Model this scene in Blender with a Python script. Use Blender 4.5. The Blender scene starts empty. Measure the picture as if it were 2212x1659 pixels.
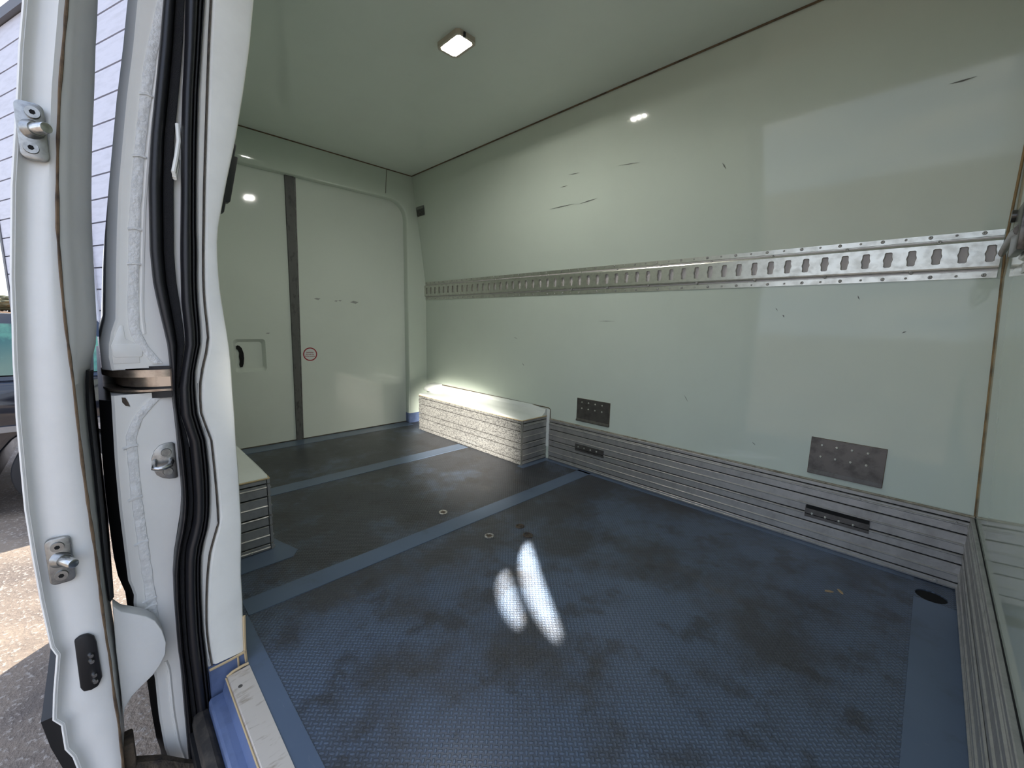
import bpy, bmesh, math, random
from mathutils import Vector, Matrix
random.seed(7)
S = bpy.context.scene
COL = S.collection

# ------------------------------------------------------------------ camera
cam_d = bpy.data.cameras.new('camera'); cam = bpy.data.objects.new('camera', cam_d); COL.objects.link(cam)
cam_d.sensor_fit = 'HORIZONTAL'; cam_d.sensor_width = 36.0; cam_d.lens = 36.0 * 898.06 / 2212.0
cam_d.clip_start = 0.02; cam_d.clip_end = 500
_r = Vector((0.70357, 0.71031, 0.02134)); _u = Vector((-0.11977, 0.08894, 0.98881)); _b = Vector((0.70046, -0.69825, 0.14765))
M = Matrix((_r, _u, _b)).transposed().to_4x4(); M.translation = Vector((-0.1457, -0.0813, 0.7559))
cam.matrix_world = M
S.camera = cam

# ------------------------------------------------------------------ sky, sun, exposure
SKY = 1.75
SUN = 7.5
LED = 1900.0
S.view_settings.view_transform = 'Standard'; S.view_settings.look = 'None'
S.view_settings.exposure = 0.42; S.view_settings.gamma = 1.0; S.view_settings.use_curve_mapping = False
W = bpy.data.worlds.new('sky'); S.world = W; W.use_nodes = True
nt = W.node_tree; nt.nodes.clear()
def N(t, kind, **kw):
    n = t.nodes.new(kind)
    for k, v in kw.items(): setattr(n, k, v)
    return n
out = N(nt, 'ShaderNodeOutputWorld'); bg = N(nt, 'ShaderNodeBackground'); tc = N(nt, 'ShaderNodeTexCoord')
sep = N(nt, 'ShaderNodeSeparateXYZ'); nt.links.new(tc.outputs['Generated'], sep.inputs[0])
grad = N(nt, 'ShaderNodeValToRGB'); nt.links.new(sep.outputs[2], grad.inputs[0])
e = grad.color_ramp.elements
e[0].position = 0.0; e[0].color = (0.60, 0.70, 0.86, 1); e[1].position = 0.6; e[1].color = (0.20, 0.34, 0.66, 1)
mp = N(nt, 'ShaderNodeMapping'); mp.inputs['Scale'].default_value = (2.2, 2.2, 9.0); nt.links.new(tc.outputs['Generated'], mp.inputs[0])
nz = N(nt, 'ShaderNodeTexNoise'); nz.inputs['Scale'].default_value = 2.2; nz.inputs['Detail'].default_value = 7; nt.links.new(mp.outputs[0], nz.inputs[0])
cr = N(nt, 'ShaderNodeValToRGB'); nt.links.new(nz.outputs[0], cr.inputs[0])
cr.color_ramp.elements[0].position = 0.43; cr.color_ramp.elements[1].position = 0.66
mx = N(nt, 'ShaderNodeMixRGB'); mx.inputs[2].default_value = (0.93, 0.94, 0.97, 1)
nt.links.new(cr.outputs[0], mx.inputs[0]); nt.links.new(grad.outputs[0], mx.inputs[1])
nt.links.new(mx.outputs[0], bg.inputs[0]); bg.inputs[1].default_value = SKY; nt.links.new(bg.outputs[0], out.inputs[0])

sd = bpy.data.lights.new('sun', 'SUN'); sd.energy = SUN; sd.angle = 0.0093; sd.color = (1.0, 0.94, 0.85)
sun = bpy.data.objects.new('sun', sd); COL.objects.link(sun)
sun.location = (-8, 8, 12)
sun.rotation_euler = Vector((1.0, -1.0, -1.6)).to_track_quat('-Z', 'Y').to_euler()

# added spot lamps standing in for sunlight reflected into the hold from outside:
# each beam is masked to the outline of the bright patch it makes
def glint(name, src, p0, p1, width, nrm, power, bend=0.0, soft=(1.15, 0.75), pw=2.0, radius=0.01, color=(1.0, 0.95, 0.86)):
    src = Vector(src); p0 = Vector(p0); p1 = Vector(p1); nrm = Vector(nrm); mid = (p0 + p1) / 2; d = (mid - src).length
    y = (p1 - p0); hl = y.length / 2; y.normalize(); x = y.cross(nrm).normalized(); hw = width / 2
    li = bpy.data.lights.new(name, 'SPOT'); li.energy = power; li.spot_size = 2.8 * max(hl, hw) * 1.25 / d + 0.02; li.spot_blend = 0.0; li.shadow_soft_size = radius; li.color = color
    o = bpy.data.objects.new(name, li); COL.objects.link(o); o.location = src; o.rotation_euler = (mid - src).to_track_quat('-Z', 'Y').to_euler()
    li.use_nodes = True; t = li.node_tree; em = [n for n in t.nodes if n.type == 'EMISSION'][0]
    g = N(t, 'ShaderNodeNewGeometry')
    def dot(ax):
        n = N(t, 'ShaderNodeVectorMath', operation='DOT_PRODUCT'); t.links.new(g.outputs['Incoming'], n.inputs[0]); n.inputs[1].default_value = ax; return n.outputs['Value']
    def mt(op, a_, b_):
        n = N(t, 'ShaderNodeMath', operation=op)
        for i, q in enumerate((a_, b_)):
            if isinstance(q, (int, float)): n.inputs[i].default_value = q
            else: t.links.new(q, n.inputs[i])
        return n.outputs[0]
    tt = mt('DIVIDE', (mid - src).dot(nrm), dot(nrm)); rel = src - mid
    a_ = mt('DIVIDE', mt('ADD', mt('MULTIPLY', dot(x), tt), rel.dot(x)), hw); b_ = mt('DIVIDE', mt('ADD', mt('MULTIPLY', dot(y), tt), rel.dot(y)), hl)
    a_ = mt('ADD', a_, mt('MULTIPLY', mt('SUBTRACT', mt('MULTIPLY', b_, b_), 0.4), bend))
    r = mt('ADD', mt('POWER', mt('ABSOLUTE', a_, 0), pw), mt('POWER', mt('ABSOLUTE', b_, 0), pw))
    k = N(t, 'ShaderNodeMapRange', interpolation_type='SMOOTHSTEP'); t.links.new(r, k.inputs[0]); k.inputs[1].default_value = soft[0]; k.inputs[2].default_value = soft[1]; k.inputs[3].default_value = 0.0; k.inputs[4].default_value = 1.0
    t.links.new(k.outputs[0], em.inputs['Strength'])
    return o
glint('added_glint_spot', (3.5, -3.7, 2.2), (-2.72, 1.46, 0.07), (-1.64, 1.46, 0.07), 0.66, (0, 1, 0), 10500, 0.0, (1.3, 0.15), 2.4, 0.05)
glint('added_glint_spot', (0.9, -4.2, 2.6), (-1.06, 0.90, 0.0), (-0.705, 0.635, 0.0), 0.056, (0, 0, 1), 34000, 0.8, (1.15, 0.85), 2.0, 0.012)
glint('added_glint_spot', (0.9, -4.2, 2.6), (-0.99, 0.732, 0.0), (-0.79, 0.603, 0.0), 0.046, (0, 0, 1), 28000, 0.5, (1.15, 0.85), 2.0, 0.012)

# ------------------------------------------------------------------ helpers
def link(o, parent=None):
    COL.objects.link(o)
    if parent is not None: o.parent = parent
    return o
def base_of(parent):
    v = Vector((0, 0, 0))
    while parent is not None:
        v = v + Vector(parent.location); parent = parent.parent
    return v
def tag(o, label=None, cat=None, group=None, kind=None):
    if label: o['label'] = label
    if cat: o['category'] = cat
    if group: o['group'] = group
    if kind: o['kind'] = kind
    return o
def empty(name, loc, label=None, cat=None, group=None, kind=None):
    o = bpy.data.objects.new(name, None); o.empty_display_size = 0.05; o.location = loc; COL.objects.link(o)
    return tag(o, label, cat, group, kind)
def mesh(name, vs, fs, mat, parent=None, smooth=False, bevel=0.0, seg=2):
    b = base_of(parent)
    me = bpy.data.meshes.new(name); me.from_pydata([tuple(Vector(v) - b) for v in vs], [], fs)
    bm = bmesh.new(); bm.from_mesh(me); bmesh.ops.recalc_face_normals(bm, faces=bm.faces)
    if bevel > 0:
        ed = [x for x in bm.edges if len(x.link_faces) == 2 and x.calc_face_angle(0) > 0.6]
        bmesh.ops.bevel(bm, geom=ed, offset=bevel, segments=seg, affect='EDGES', profile=0.5, clamp_overlap=True)
    bm.to_mesh(me); bm.free()
    if smooth:
        for p in me.polygons: p.use_smooth = True
        me.set_sharp_from_angle(angle=math.radians(smooth if smooth is not True else 40))
    me.materials.append(mat)
    o = bpy.data.objects.new(name, me); return link(o, parent)
def boxv(x0, x1, y0, y1, z0, z1):
    return [(x0, y0, z0), (x1, y0, z0), (x1, y1, z0), (x0, y1, z0), (x0, y0, z1), (x1, y0, z1), (x1, y1, z1), (x0, y1, z1)], \
           [(0, 3, 2, 1), (4, 5, 6, 7), (0, 1, 5, 4), (1, 2, 6, 5), (2, 3, 7, 6), (3, 0, 4, 7)]
def box(name, x0, x1, y0, y1, z0, z1, mat, parent=None, bevel=0.0, seg=2):
    v, f = boxv(x0, x1, y0, y1, z0, z1); return mesh(name, v, f, mat, parent, bevel > 0, bevel, seg)
def prism(name, prof, a0, a1, axis, mat, parent=None, bevel=0.0, smooth=False, seg=2):
    """closed profile extruded along an axis; profile coordinates are the other two axes in order"""
    def P(u, v, a): return {'x': (a, u, v), 'y': (u, a, v), 'z': (u, v, a)}[axis]
    n = len(prof); vs = [P(u, v, a0) for u, v in prof] + [P(u, v, a1) for u, v in prof]
    fs = [tuple(range(n)), tuple(range(2 * n - 1, n - 1, -1))] + [(i, (i + 1) % n, n + (i + 1) % n, n + i) for i in range(n)]
    return mesh(name, vs, fs, mat, parent, smooth or bevel > 0, bevel, seg)
def rrect(cu, cv, w, h, r, n=5, rot=0.0):
    pts = []
    for sx, sy, a in ((1, 1, 0), (-1, 1, 90), (-1, -1, 180), (1, -1, 270)):
        for i in range(n + 1):
            t = math.radians(a + 90 * i / n); pts.append((sx * (w / 2 - r) + r * math.cos(t), sy * (h / 2 - r) + r * math.sin(t)))
    c, s = math.cos(rot), math.sin(rot)
    return [(cu + c * x - s * y, cv + s * x + c * y) for x, y in pts]
def cyl(name, p, q, r0, r1, mat, parent=None, n=12, smooth=True, bevel=0.0):
    p = Vector(p); q = Vector(q); d = (q - p).normalized(); a = d.orthogonal().normalized(); b = d.cross(a)
    vs = []
    for c, r in ((p, r0), (q, r1)):
        for i in range(n):
            t = 2 * math.pi * i / n; vs.append(c + a * r * math.cos(t) + b * r * math.sin(t))
    fs = [tuple(range(n)), tuple(range(2 * n - 1, n - 1, -1))] + [(i, (i + 1) % n, n + (i + 1) % n, n + i) for i in range(n)]
    return mesh(name, vs, fs, mat, parent, smooth, bevel)
def tube(name, pts, r, mat, parent=None, n=8, closed=False, flat=None):
    pts = [Vector(p) for p in pts]; vs = []; fs = []; m = len(pts)
    up = Vector((0.13, 0.21, 1)).normalized(); prev = None
    for i, p in enumerate(pts):
        d = (pts[(i + 1) % m] - pts[i - 1]) if closed else (pts[min(i + 1, m - 1)] - pts[max(i - 1, 0)])
        d.normalize()
        if prev is None: a = (up - d * up.dot(d)).normalized() if abs(up.dot(d)) < 0.95 else d.orthogonal().normalized()
        else: a = (prev - d * prev.dot(d)).normalized()
        prev = a; b = d.cross(a); rr = r[i] if isinstance(r, (list, tuple)) else r
        for k in range(n):
            t = 2 * math.pi * k / n; vs.append(p + a * rr * math.cos(t) + b * rr * math.sin(t) * (flat or 1))
    rng = m if closed else m - 1
    for i in range(rng):
        j = (i + 1) % m
        for k in range(n): fs.append((i * n + k, i * n + (k + 1) % n, j * n + (k + 1) % n, j * n + k))
    if not closed: fs += [tuple(range(n)), tuple(range(m * n - 1, (m - 1) * n - 1, -1))]
    return mesh(name, vs, fs, mat, parent, True)
def holed(name, outer, holes, a0, a1, axis, mat, parent=None, bevel=0.0):
    """plate with holes: faces at a0 and a1 plus all the walls between them"""
    def P(u, v, a): return {'x': (a, u, v), 'y': (u, a, v), 'z': (u, v, a)}[axis]
    b = base_of(parent); bm = bmesh.new(); caps = []
    for a in (a0, a1):
        ed = []
        for loop in [outer] + holes:
            vv = [bm.verts.new(Vector(P(u, v, a)) - b) for u, v in loop]
            ed += [bm.edges.new((vv[i], vv[(i + 1) % len(vv)])) for i in range(len(vv))]
            caps.append(vv)
        bmesh.ops.triangle_fill(bm, edges=ed, use_beauty=True)
    k = 1 + len(holes)
    for i in range(k):
        A, B = caps[i], caps[i + k]
        for j in range(len(A)): bm.faces.new((A[j], A[(j + 1) % len(A)], B[(j + 1) % len(A)], B[j]))
    bmesh.ops.recalc_face_normals(bm, faces=bm.faces)
    me = bpy.data.meshes.new(name); bm.to_mesh(me); bm.free(); me.materials.append(mat)
    return link(bpy.data.objects.new(name, me), parent)
def copy_at(o, loc, rot=None, parent=None, scale=None):
    c = o.copy(); COL.objects.link(c); c.parent = parent; c.location = Vector(loc) - base_of(parent)
    if rot is not None: c.rotation_euler = rot
    if scale is not None: c.scale = scale
    return c
def fz(pts):
    """polyline [[y, z]...] -> function y(z), linear, extended at both ends"""
    p = sorted((z, y) for y, z in pts)
    def f(z):
        if z <= p[0][0]: a, b = p[0], p[1]
        elif z >= p[-1][0]: a, b = p[-3], p[-1]
        else:
            for a, b in zip(p, p[1:]):
                if a[0] <= z <= b[0]: break
        return a[1] + (b[1] - a[1]) * (z - a[0]) / ((b[0] - a[0]) or 1e-9)
    return f
def zs(z0, z1, n): return [z0 + (z1 - z0) * i / n for i in range(n + 1)]
def loft(name, rings, mat, parent=None, smooth=True, closed=True):
    n = len(rings[0]); vs = [v for r in rings for v in r]; fs = []
    for i in range(len(rings) - 1):
        for k in range(n if closed else n - 1): fs.append((i * n + k, i * n + (k + 1) % n, (i + 1) * n + (k + 1) % n, (i + 1) * n + k))
    if closed: fs += [tuple(range(n)), tuple(range(len(vs) - 1, len(vs) - n - 1, -1))]
    return mesh(name, vs, fs, mat, parent, smooth)
def strip(name, fl, fr, z0, z1, x0, x1, mat, parent=None, n=40, edge=0.0):
    """upright solid whose left and right edges follow y = fl(z), fr(z)"""
    R = []
    for z in zs(z0, z1, n):
        l, r = fl(z), fr(z)
        if edge: R.append([(x0, l, z), (x1 - edge, l, z), (x1, l + edge, z), (x1, r - edge, z), (x1 - edge * .3, r - edge * .3, z), (x1 - edge, r, z), (x0, r, z)])
        else: R.append([(x0, l, z), (x1, l, z), (x1, r, z), (x0, r, z)])
    return loft(name, R, mat, parent, 35)
def bulb(name, fl, fr, z0, z1, xc, depth, mat, parent=None, n=60, m=12, power=1.0):
    R = []
    for z in zs(z0, z1, n):
        l, r = fl(z), fr(z); c = (l + r) / 2; h = (r - l) / 2; ring = []
        for k in range(m):
            t = 2 * math.pi * k / m; ct, st = math.cos(t), math.sin(t)
            ring.append((xc + depth * math.copysign(abs(st) ** power, st), c + h * math.copysign(abs(ct) ** power, ct), z))
        R.append(ring)
    return loft(name, R, mat, parent, 60)

# ------------------------------------------------------------------ materials (procedural)
def mat(name, color, rough=0.5, metal=0.0, spec=0.5, var=0.0, vscale=6.0, color2=None, c2pos=(0.45, 0.65), bump=0.0, bscale=40.0, stretch=(1, 1, 1), coat=0.0, rvar=0.0, emit=None, estr=0.0):
    m = bpy.data.materials.new(name); m.use_nodes = True; t = m.node_tree; b = t.nodes['Principled BSDF']
    b.inputs['Base Color'].default_value = (*color, 1); b.inputs['Roughness'].default_value = rough; b.inputs['Metallic'].default_value = metal
    b.inputs['Specular IOR Level'].default_value = spec; b.inputs['Coat Weight'].default_value = coat; b.inputs['Coat Roughness'].default_value = 0.05
    if emit: b.inputs['Emission Color'].default_value = (*emit, 1); b.inputs['Emission Strength'].default_value = estr
    g = N(t, 'ShaderNodeNewGeometry'); mp = N(t, 'ShaderNodeMapping'); mp.inputs['Scale'].default_value = stretch; t.links.new(g.outputs['Position'], mp.inputs[0])
    m['vec'] = 1
    if var > 0 or color2:
        n = N(t, 'ShaderNodeTexNoise'); n.inputs['Scale'].default_value = vscale; n.inputs['Detail'].default_value = 6; n.inputs['Roughness'].default_value = 0.62; t.links.new(mp.outputs[0], n.inputs[0])
        r = N(t, 'ShaderNodeValToRGB'); t.links.new(n.outputs[0], r.inputs[0])
        c2 = color2 or tuple(c * (1 - var) for c in color)
        r.color_ramp.elements[0].position = c2pos[0]; r.color_ramp.elements[0].color = (*color, 1)
        r.color_ramp.elements[1].position = c2pos[1]; r.color_ramp.elements[1].color = (*c2, 1)
        t.links.new(r.outputs[0], b.inputs['Base Color'])
        if rvar:
            q = N(t, 'ShaderNodeMapRange'); q.inputs[1].default_value = 0.35; q.inputs[2].default_value = 0.7; q.inputs[3].default_value = rough; q.inputs[4].default_value = rough + rvar
            t.links.new(n.outputs[0], q.inputs[0]); t.links.new(q.outputs[0], b.inputs['Roughness'])
    if bump > 0:
        n2 = N(t, 'ShaderNodeTexNoise'); n2.inputs['Scale'].default_value = bscale; n2.inputs['Detail'].default_value = 3; t.links.new(mp.outputs[0], n2.inputs[0])
        bp = N(t, 'ShaderNodeBump'); bp.inputs['Strength'].default_value = bump; bp.inputs['Distance'].default_value = 0.02; t.links.new(n2.outputs[0], bp.inputs['Height']); t.links.new(bp.outputs[0], b.inputs['Normal'])
    return m
def wall_mat(name, color, rough):
    """glossy fibreglass liner: faint waviness, fine scuffs running along the van"""
    m = mat(name, color, rough, spec=0.38, var=0.05, vscale=1.3, bump=0.035, bscale=2.0)
    t = m.node_tree; b = t.nodes['Principled BSDF']; g = t.nodes['Geometry'] if 'Geometry' in t.nodes else None
    src = b.inputs['Base Color'].links[0].from_socket
    g = [n for n in t.nodes if n.type == 'NEW_GEOMETRY'][0]
    mp = N(t, 'ShaderNodeMapping'); mp.inputs['Scale'].default_value = (5, 5, 60); mp.inputs['Rotation'].default_value = (0, 0.06, 0); t.links.new(g.outputs['Position'], mp.inputs[0])
    n = N(t, 'ShaderNodeTexNoise'); n.inputs['Scale'].default_value = 3.0; n.inputs['Detail'].default_value = 8; n.inputs['Roughness'].default_value = 0.7; t.links.new(mp.outputs[0], n.inputs[0])
    r = N(t, 'ShaderNodeValToRGB'); t.links.new(n.outputs[0], r.inputs[0]); r.color_ramp.elements[0].position = 0.70; r.color_ramp.elements[1].position = 0.80
    r.color_ramp.elements[0].color = (0, 0, 0, 1); r.color_ramp.elements[1].color = (0.4, 0.4, 0.4, 1)
    mx = N(t, 'ShaderNodeMixRGB'); mx.inputs[2].default_value = (0.16, 0.16, 0.14, 1); t.links.new(r.outputs[0], mx.inputs[0]); t.links.new(src, mx.inputs[1]); t.links.new(mx.outputs[0], b.inputs['Base Color'])
    return m
LINER = wall_mat('liner_gloss', (0.58, 0.645, 0.56), 0.055)
CEIL = wall_mat('liner_ceiling', (0.68, 0.735, 0.665), 0.10)
DOORW = wall_mat('liner_door', (0.65, 0.70, 0.63), 0.055)
WHITE = mat('white_paint', (0.88, 0.87, 0.82), 0.22, var=0.05, vscale=5, coat=0.3, bump=0.015, bscale=90)
DPAINT = mat('door_paint', (0.75, 0.75, 0.715), 0.3, var=0.06, vscale=7, coat=0.25, bump=0.02, bscale=160)
LWHITE = mat('liner_white', (0.88, 0.88, 0.81), 0.28, var=0.06, vscale=9)
SEALANT = mat('brown_sealant', (0.15, 0.10, 0.055), 0.8, color2=(0.06, 0.04, 0.025), vscale=30)
OCHRE = mat('ochre_sealant', (0.30, 0.20, 0.09), 0.8, color2=(0.11, 0.075, 0.04), vscale=14)
GRIME = mat('dark_grime', (0.11, 0.09, 0.07), 0.9, color2=(0.04, 0.035, 0.03), vscale=60)
BEADW = mat('white_sealant', (0.82, 0.82, 0.79), 0.35, var=0.12, vscale=60, bump=0.25, bscale=120)
RUBBER = mat('black_rubber', (0.010, 0.010, 0.012), 0.42, bump=0.05, bscale=300)
RUBTEX = mat('grained_rubber', (0.016, 0.016, 0.018), 0.75, bump=0.5, bscale=900)
BLACKP = mat('black_plastic', (0.008, 0.008, 0.009), 0.5)
ALU = mat('scratched_aluminium', (0.44, 0.43, 0.41), 0.40, 0.7, color2=(0.37, 0.36, 0.345), vscale=30, stretch=(1, 1, 0.7), rvar=0.15, bump=0.06, bscale=120)
ALUB = mat('mottled_aluminium', (0.52, 0.51, 0.48), 0.36, 0.6, color2=(0.17, 0.165, 0.16), c2pos=(0.46, 0.60), vscale=110, stretch=(1, 1, 2.0), rvar=0.25, bump=0.08, bscale=120)
ALUD = mat('dark_aluminium', (0.13, 0.13, 0.125), 0.4, 0.6, color2=(0.09, 0.085, 0.08), vscale=40, rvar=0.15)
GALV = mat('galvanised_steel', (0.60, 0.60, 0.54), 0.30, 0.9, color2=(0.50, 0.50, 0.45), vscale=40, stretch=(1, 1, 1.2), rvar=0.10, bump=0.02, bscale=60)
ZINC = mat('dull_zinc', (0.40, 0.40, 0.385), 0.34, 0.9, var=0.3, vscale=70)
STEEL = mat('bright_steel', (0.62, 0.62, 0.60), 0.24, 1.0, var=0.25, vscale=60)
PLATE = mat('dull_plate', (0.15, 0.14, 0.13), 0.38, 0.75, color2=(0.105, 0.098, 0.09), vscale=30, rvar=0.12)
DARKH = mat('dark_hole', (0.004, 0.004, 0.004), 0.9)
BACKING = mat('grey_backing', (0.50, 0.47, 0.46), 0.6)
RUST = mat('rusty_steel', (0.10, 0.075, 0.05), 0.8, color2=(0.035, 0.025, 0.02), vscale=40, bump=0.3, bscale=80)
RAILST = mat('worn_rail_steel', (0.50, 0.42, 0.34), 0.3, 0.85, color2=(0.24, 0.19, 0.15), vscale=16)
SILLM = mat('worn_sill', (0.62, 0.57, 0.51), 0.5, 0.35, color2=(0.34, 0.28, 0.21), c2pos=(0.55, 0.72), vscale=22, stretch=(3.2, 0.9, 1), rvar=0.15)
SILLM.node_tree.nodes['Mapping'].inputs['Rotation'].default_value = (0, 0, 0.7)
RED = mat('sticker_red', (0.32, 0.012, 0.02), 0.4)
STICK = mat('sticker_white', (0.62, 0.64, 0.62), 0.35)

BLUE = (0.112, 0.150, 0.212)
def floor_mat(name, tread):
    m = bpy.data.materials.new(name); m.use_nodes = True; t = m.node_tree; b = t.nodes['Principled BSDF']
    g = N(t, 'ShaderNodeNewGeometry'); L = t.links.new
    def mth(op, a, bb=None, c=None):
        n = N(t, 'ShaderNodeMath', operation=op)
        for i, v in enumerate((a, bb, c)):
            if v is None: continue
            if isinstance(v, (int, float)): n.inputs[i].default_value = v
            else: L(v, n.inputs[i])
        return n.outputs[0]
    def noise(scale, detail=5, stretch=(1, 1, 1), rot=0.0, rough=0.6):
        mp = N(t, 'ShaderNodeMapping'); mp.inputs['Scale'].default_value = stretch; mp.inputs['Rotation'].default_value = (0, 0, rot); L(g.outputs['Position'], mp.inputs[0])
        n = N(t, 'ShaderNodeTexNoise'); n.inputs['Scale'].default_value = scale; n.inputs['Detail'].default_value = detail; n.inputs['Roughness'].default_value = rough; L(mp.outputs[0], n.inputs[0]); return n.outputs[0]
    def ramp(v, p0, p1, c0=(0, 0, 0, 1), c1=(1, 1, 1, 1)):
        r = N(t, 'ShaderNodeValToRGB'); L(v, r.inputs[0]); r.color_ramp.elements[0].position = p0; r.color_ramp.elements[1].position = p1
        r.color_ramp.elements[0].color = c0; r.color_ramp.elements[1].color = c1; return r.outputs[0]
    def mix(f, a, c):
        n = N(t, 'ShaderNodeMixRGB'); L(f, n.inputs[0])
        for i, v in ((1, a), (2, c)):
            if isinstance(v, tuple): n.inputs[i].default_value = v
            else: L(v, n.inputs[i])
        return n.outputs[0]
    sp = N(t, 'ShaderNodeSeparateXYZ'); L(g.outputs['Position'], sp.inputs[0]); X, Y = sp.outputs[0], sp.outputs[1]
    base = ramp(noise(1.4, 4), 0.3, 0.7, (BLUE[0] * 1.1, BLUE[1] * 1.12, BLUE[2] * 1.15, 1), (BLUE[0] * 0.75, BLUE[1] * 0.78, BLUE[2] * 0.82, 1))
    if tread:
        worn = noise(2.6, 8, (1.0, 1.0, 1), 0.6, 0.68)
        zone = N(t, 'ShaderNodeMapRange'); L(X, zone.inputs[0]); zone.inputs[1].default_value = -0.5; zone.inputs[2].default_value = -1.6; zone.inputs[3].default_value = -0.055; zone.inputs[4].default_value = 0.10
        far = N(t, 'ShaderNodeMapRange'); L(Y, far.inputs[0]); far.inputs[1].default_value = 0.5; far.inputs[2].default_value = 1.3; far.inputs[3].default_value = 0.0; far.inputs[4].default_value = 0.05
        w = mth('ADD', mth('ADD', worn, zone.outputs[0]), far.outputs[0])
        c = mix(mth('MULTIPLY', ramp(w, 0.47, 0.60), 0.82), base, (0.050, 0.046, 0.042, 1))
        c = mix(mth('MULTIPLY', ramp(noise(9, 8, (1, 1, 1), 0, 0.7), 0.52, 0.62), 0.65), c, (0.035, 0.031, 0.027, 1))
        c = mix(mth('MULTIPLY', ramp(noise(3.4, 6, (1, 2.4, 1), 0.9, 0.6), 0.62, 0.74), 0.30), c, (0.16, 0.14, 0.12, 1))
        # tread: short raised ovals, alternating in direction, set at 45 degrees
        P = 0.0090; k = 0.7071 / P
        u = mth('MULTIPLY', mth('ADD', X, Y), k); v = mth('MULTIPLY', mth('SUBTRACT', X, Y), k)
        fu = mth('SUBTRACT', mth('FRACT', u), 0.5); fv = mth('SUBTRACT', mth('FRACT', v), 0.5)
        par = mth('MODULO', mth('ADD', mth('FLOOR', u), mth('ADD', mth('FLOOR', v), 4000)), 2.0)
        def oval(a, c_): return mth('ADD', mth('POWER', mth('ABSOLUTE', mth('DIVIDE', a, 0.56)), 2.0), mth('POWER', mth('ABSOLUTE', mth('DIVIDE', c_, 0.27)), 2.0))
        d = mth('ADD', mth('MULTIPLY', oval(fu, fv), par), mth('MULTIPLY', oval(fv, fu), mth('SUBTRACT', 1.0, par)))
        h = N(t, 'ShaderNodeMapRange', interpolation_type='SMOOTHSTEP'); L(d, h.inputs[0]); h.inputs[1].default_value = 1.25; h.inputs[2].default_value = 0.35; h.inputs[3].default_value = 0; h.inputs[4].default_value = 1
        c = mix(mth('MULTIPLY', mth('SUBTRACT', 1.0, h.outputs[0]), 0.5), c, (0.030, 0.033, 0.040, 1))
        bp = N(t, 'ShaderNodeBump'); bp.inputs['Strength'].default_value = 0.75; bp.inputs['Distance'].default_value = 0.0012; L(h.outputs[0], bp.inputs['Height'])
        L(bp.outputs[0], b.inputs['Normal'])
        L(mth('ADD', mth('MULTIPLY', ramp(w, 0.4, 0.75), 0.16), 0.30), b.inputs['Roughness'])
    else:
        c = mix(mth('MULTIPLY', ramp(noise(7, 7, (1, 1, 1), 0.4, 0.7), 0.55, 0.75), 0.45), base, (0.05, 0.055, 0.06, 1))
        c = mix(mth('MULTIPLY', ramp(noise(30, 4, (1, 5, 1), 0.5), 0.66, 0.72), 0.35), c, (0.25, 0.27, 0.30, 1))
        b.inputs['Roughness'].default_value = 0.33
    L(c, b.inputs['Base Color']); b.inputs['Specular IOR Level'].default_value = 0.5
    return m
FLOOR = floor_mat('blue_tread_floor', True)
FLOORS = floor_mat('blue_smooth_floor', False)
BLUEP = mat('blue_skirting', (0.13, 0.18, 0.32), 0.33, var=0.3, vscale=12)

# ------------------------------------------------------------------ measured outlines (metres): [y, z] unless three values
P_IN = [[0.187, 1.35], [0.175, 1.265], [0.159, 1.179], [0.141, 1.091], [0.119, 1.002], [0.1, 0.915], [0.097, 0.88], [0.096, 0.82], [0.098, 0.78], [0.101, 0.74], [0.104, 0.703], [0.105, 0.648], [0.104, 0.62], [0.104, 0.572], [0.104, 0.553], [0.103, 0.504], [0.103, 0.434], [0.102, 0.374], [0.101, 0.322], [0.097, 0.261], [0.093, 0.209], [0.092, 0.144], [0.089, 0.079], [0.087, 0.023], [0.089, -0.024], [0.091, -0.144], [0.096, -0.259]]
P_SEAM = [[0.118, 1.316], [0.109, 1.237], [0.101, 1.157], [0.093, 1.076], [0.085, 0.994], [0.078, 0.911], [0.075, 0.877], [0.071, 0.818], [0.07, 0.779], [0.071, 0.739], [0.071, 0.704], [0.057, 0.651], [0.052, 0.624], [0.049, 0.579], [0.05, 0.561], [0.062, 0.512], [0.063, 0.444], [0.063, 0.385], [0.062, 0.336], [0.044, 0.281], [0.036, 0.234], [0.03, 0.175], [0.026, 0.114], [0.027, 0.059], [0.03, 0.014], [0.033, -0.1], [0.047, -0.217]]
P_LIP = [[0.108, 1.311], [0.098, 1.232], [0.088, 1.153], [0.08, 1.073], [0.073, 0.992], [0.067, 0.909], [0.066, 0.876], [0.061, 0.818], [0.06, 0.778], [0.06, 0.739], [0.059, 0.704], [0.046, 0.652], [0.044, 0.625], [0.043, 0.58], [0.044, 0.562], [0.053, 0.513], [0.054, 0.447], [0.051, 0.389], [0.046, 0.341], [0.03, 0.287], [0.025, 0.239], [0.022, 0.178], [0.02, 0.117], [0.021, 0.063], [0.021, 0.02], [0.021, -0.092], [0.035, -0.207]]
P_GRV = [[0.08, 1.297], [0.073, 1.221], [0.064, 1.144], [0.056, 1.065], [0.05, 0.986], [0.043, 0.905], [0.04, 0.873], [0.037, 0.816], [0.035, 0.777], [0.036, 0.739], [0.036, 0.705], [0.026, 0.653], [0.02, 0.627], [0.018, 0.583], [0.018, 0.565], [0.027, 0.518], [0.027, 0.453], [0.026, 0.397], [0.021, 0.35], [0.005, 0.297], [0.001, 0.25], [-0.003, 0.191], [-0.005, 0.131], [-0.006, 0.08], [-0.005, 0.036], [-0.003, -0.074], [-0.001, -0.177]]
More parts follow.
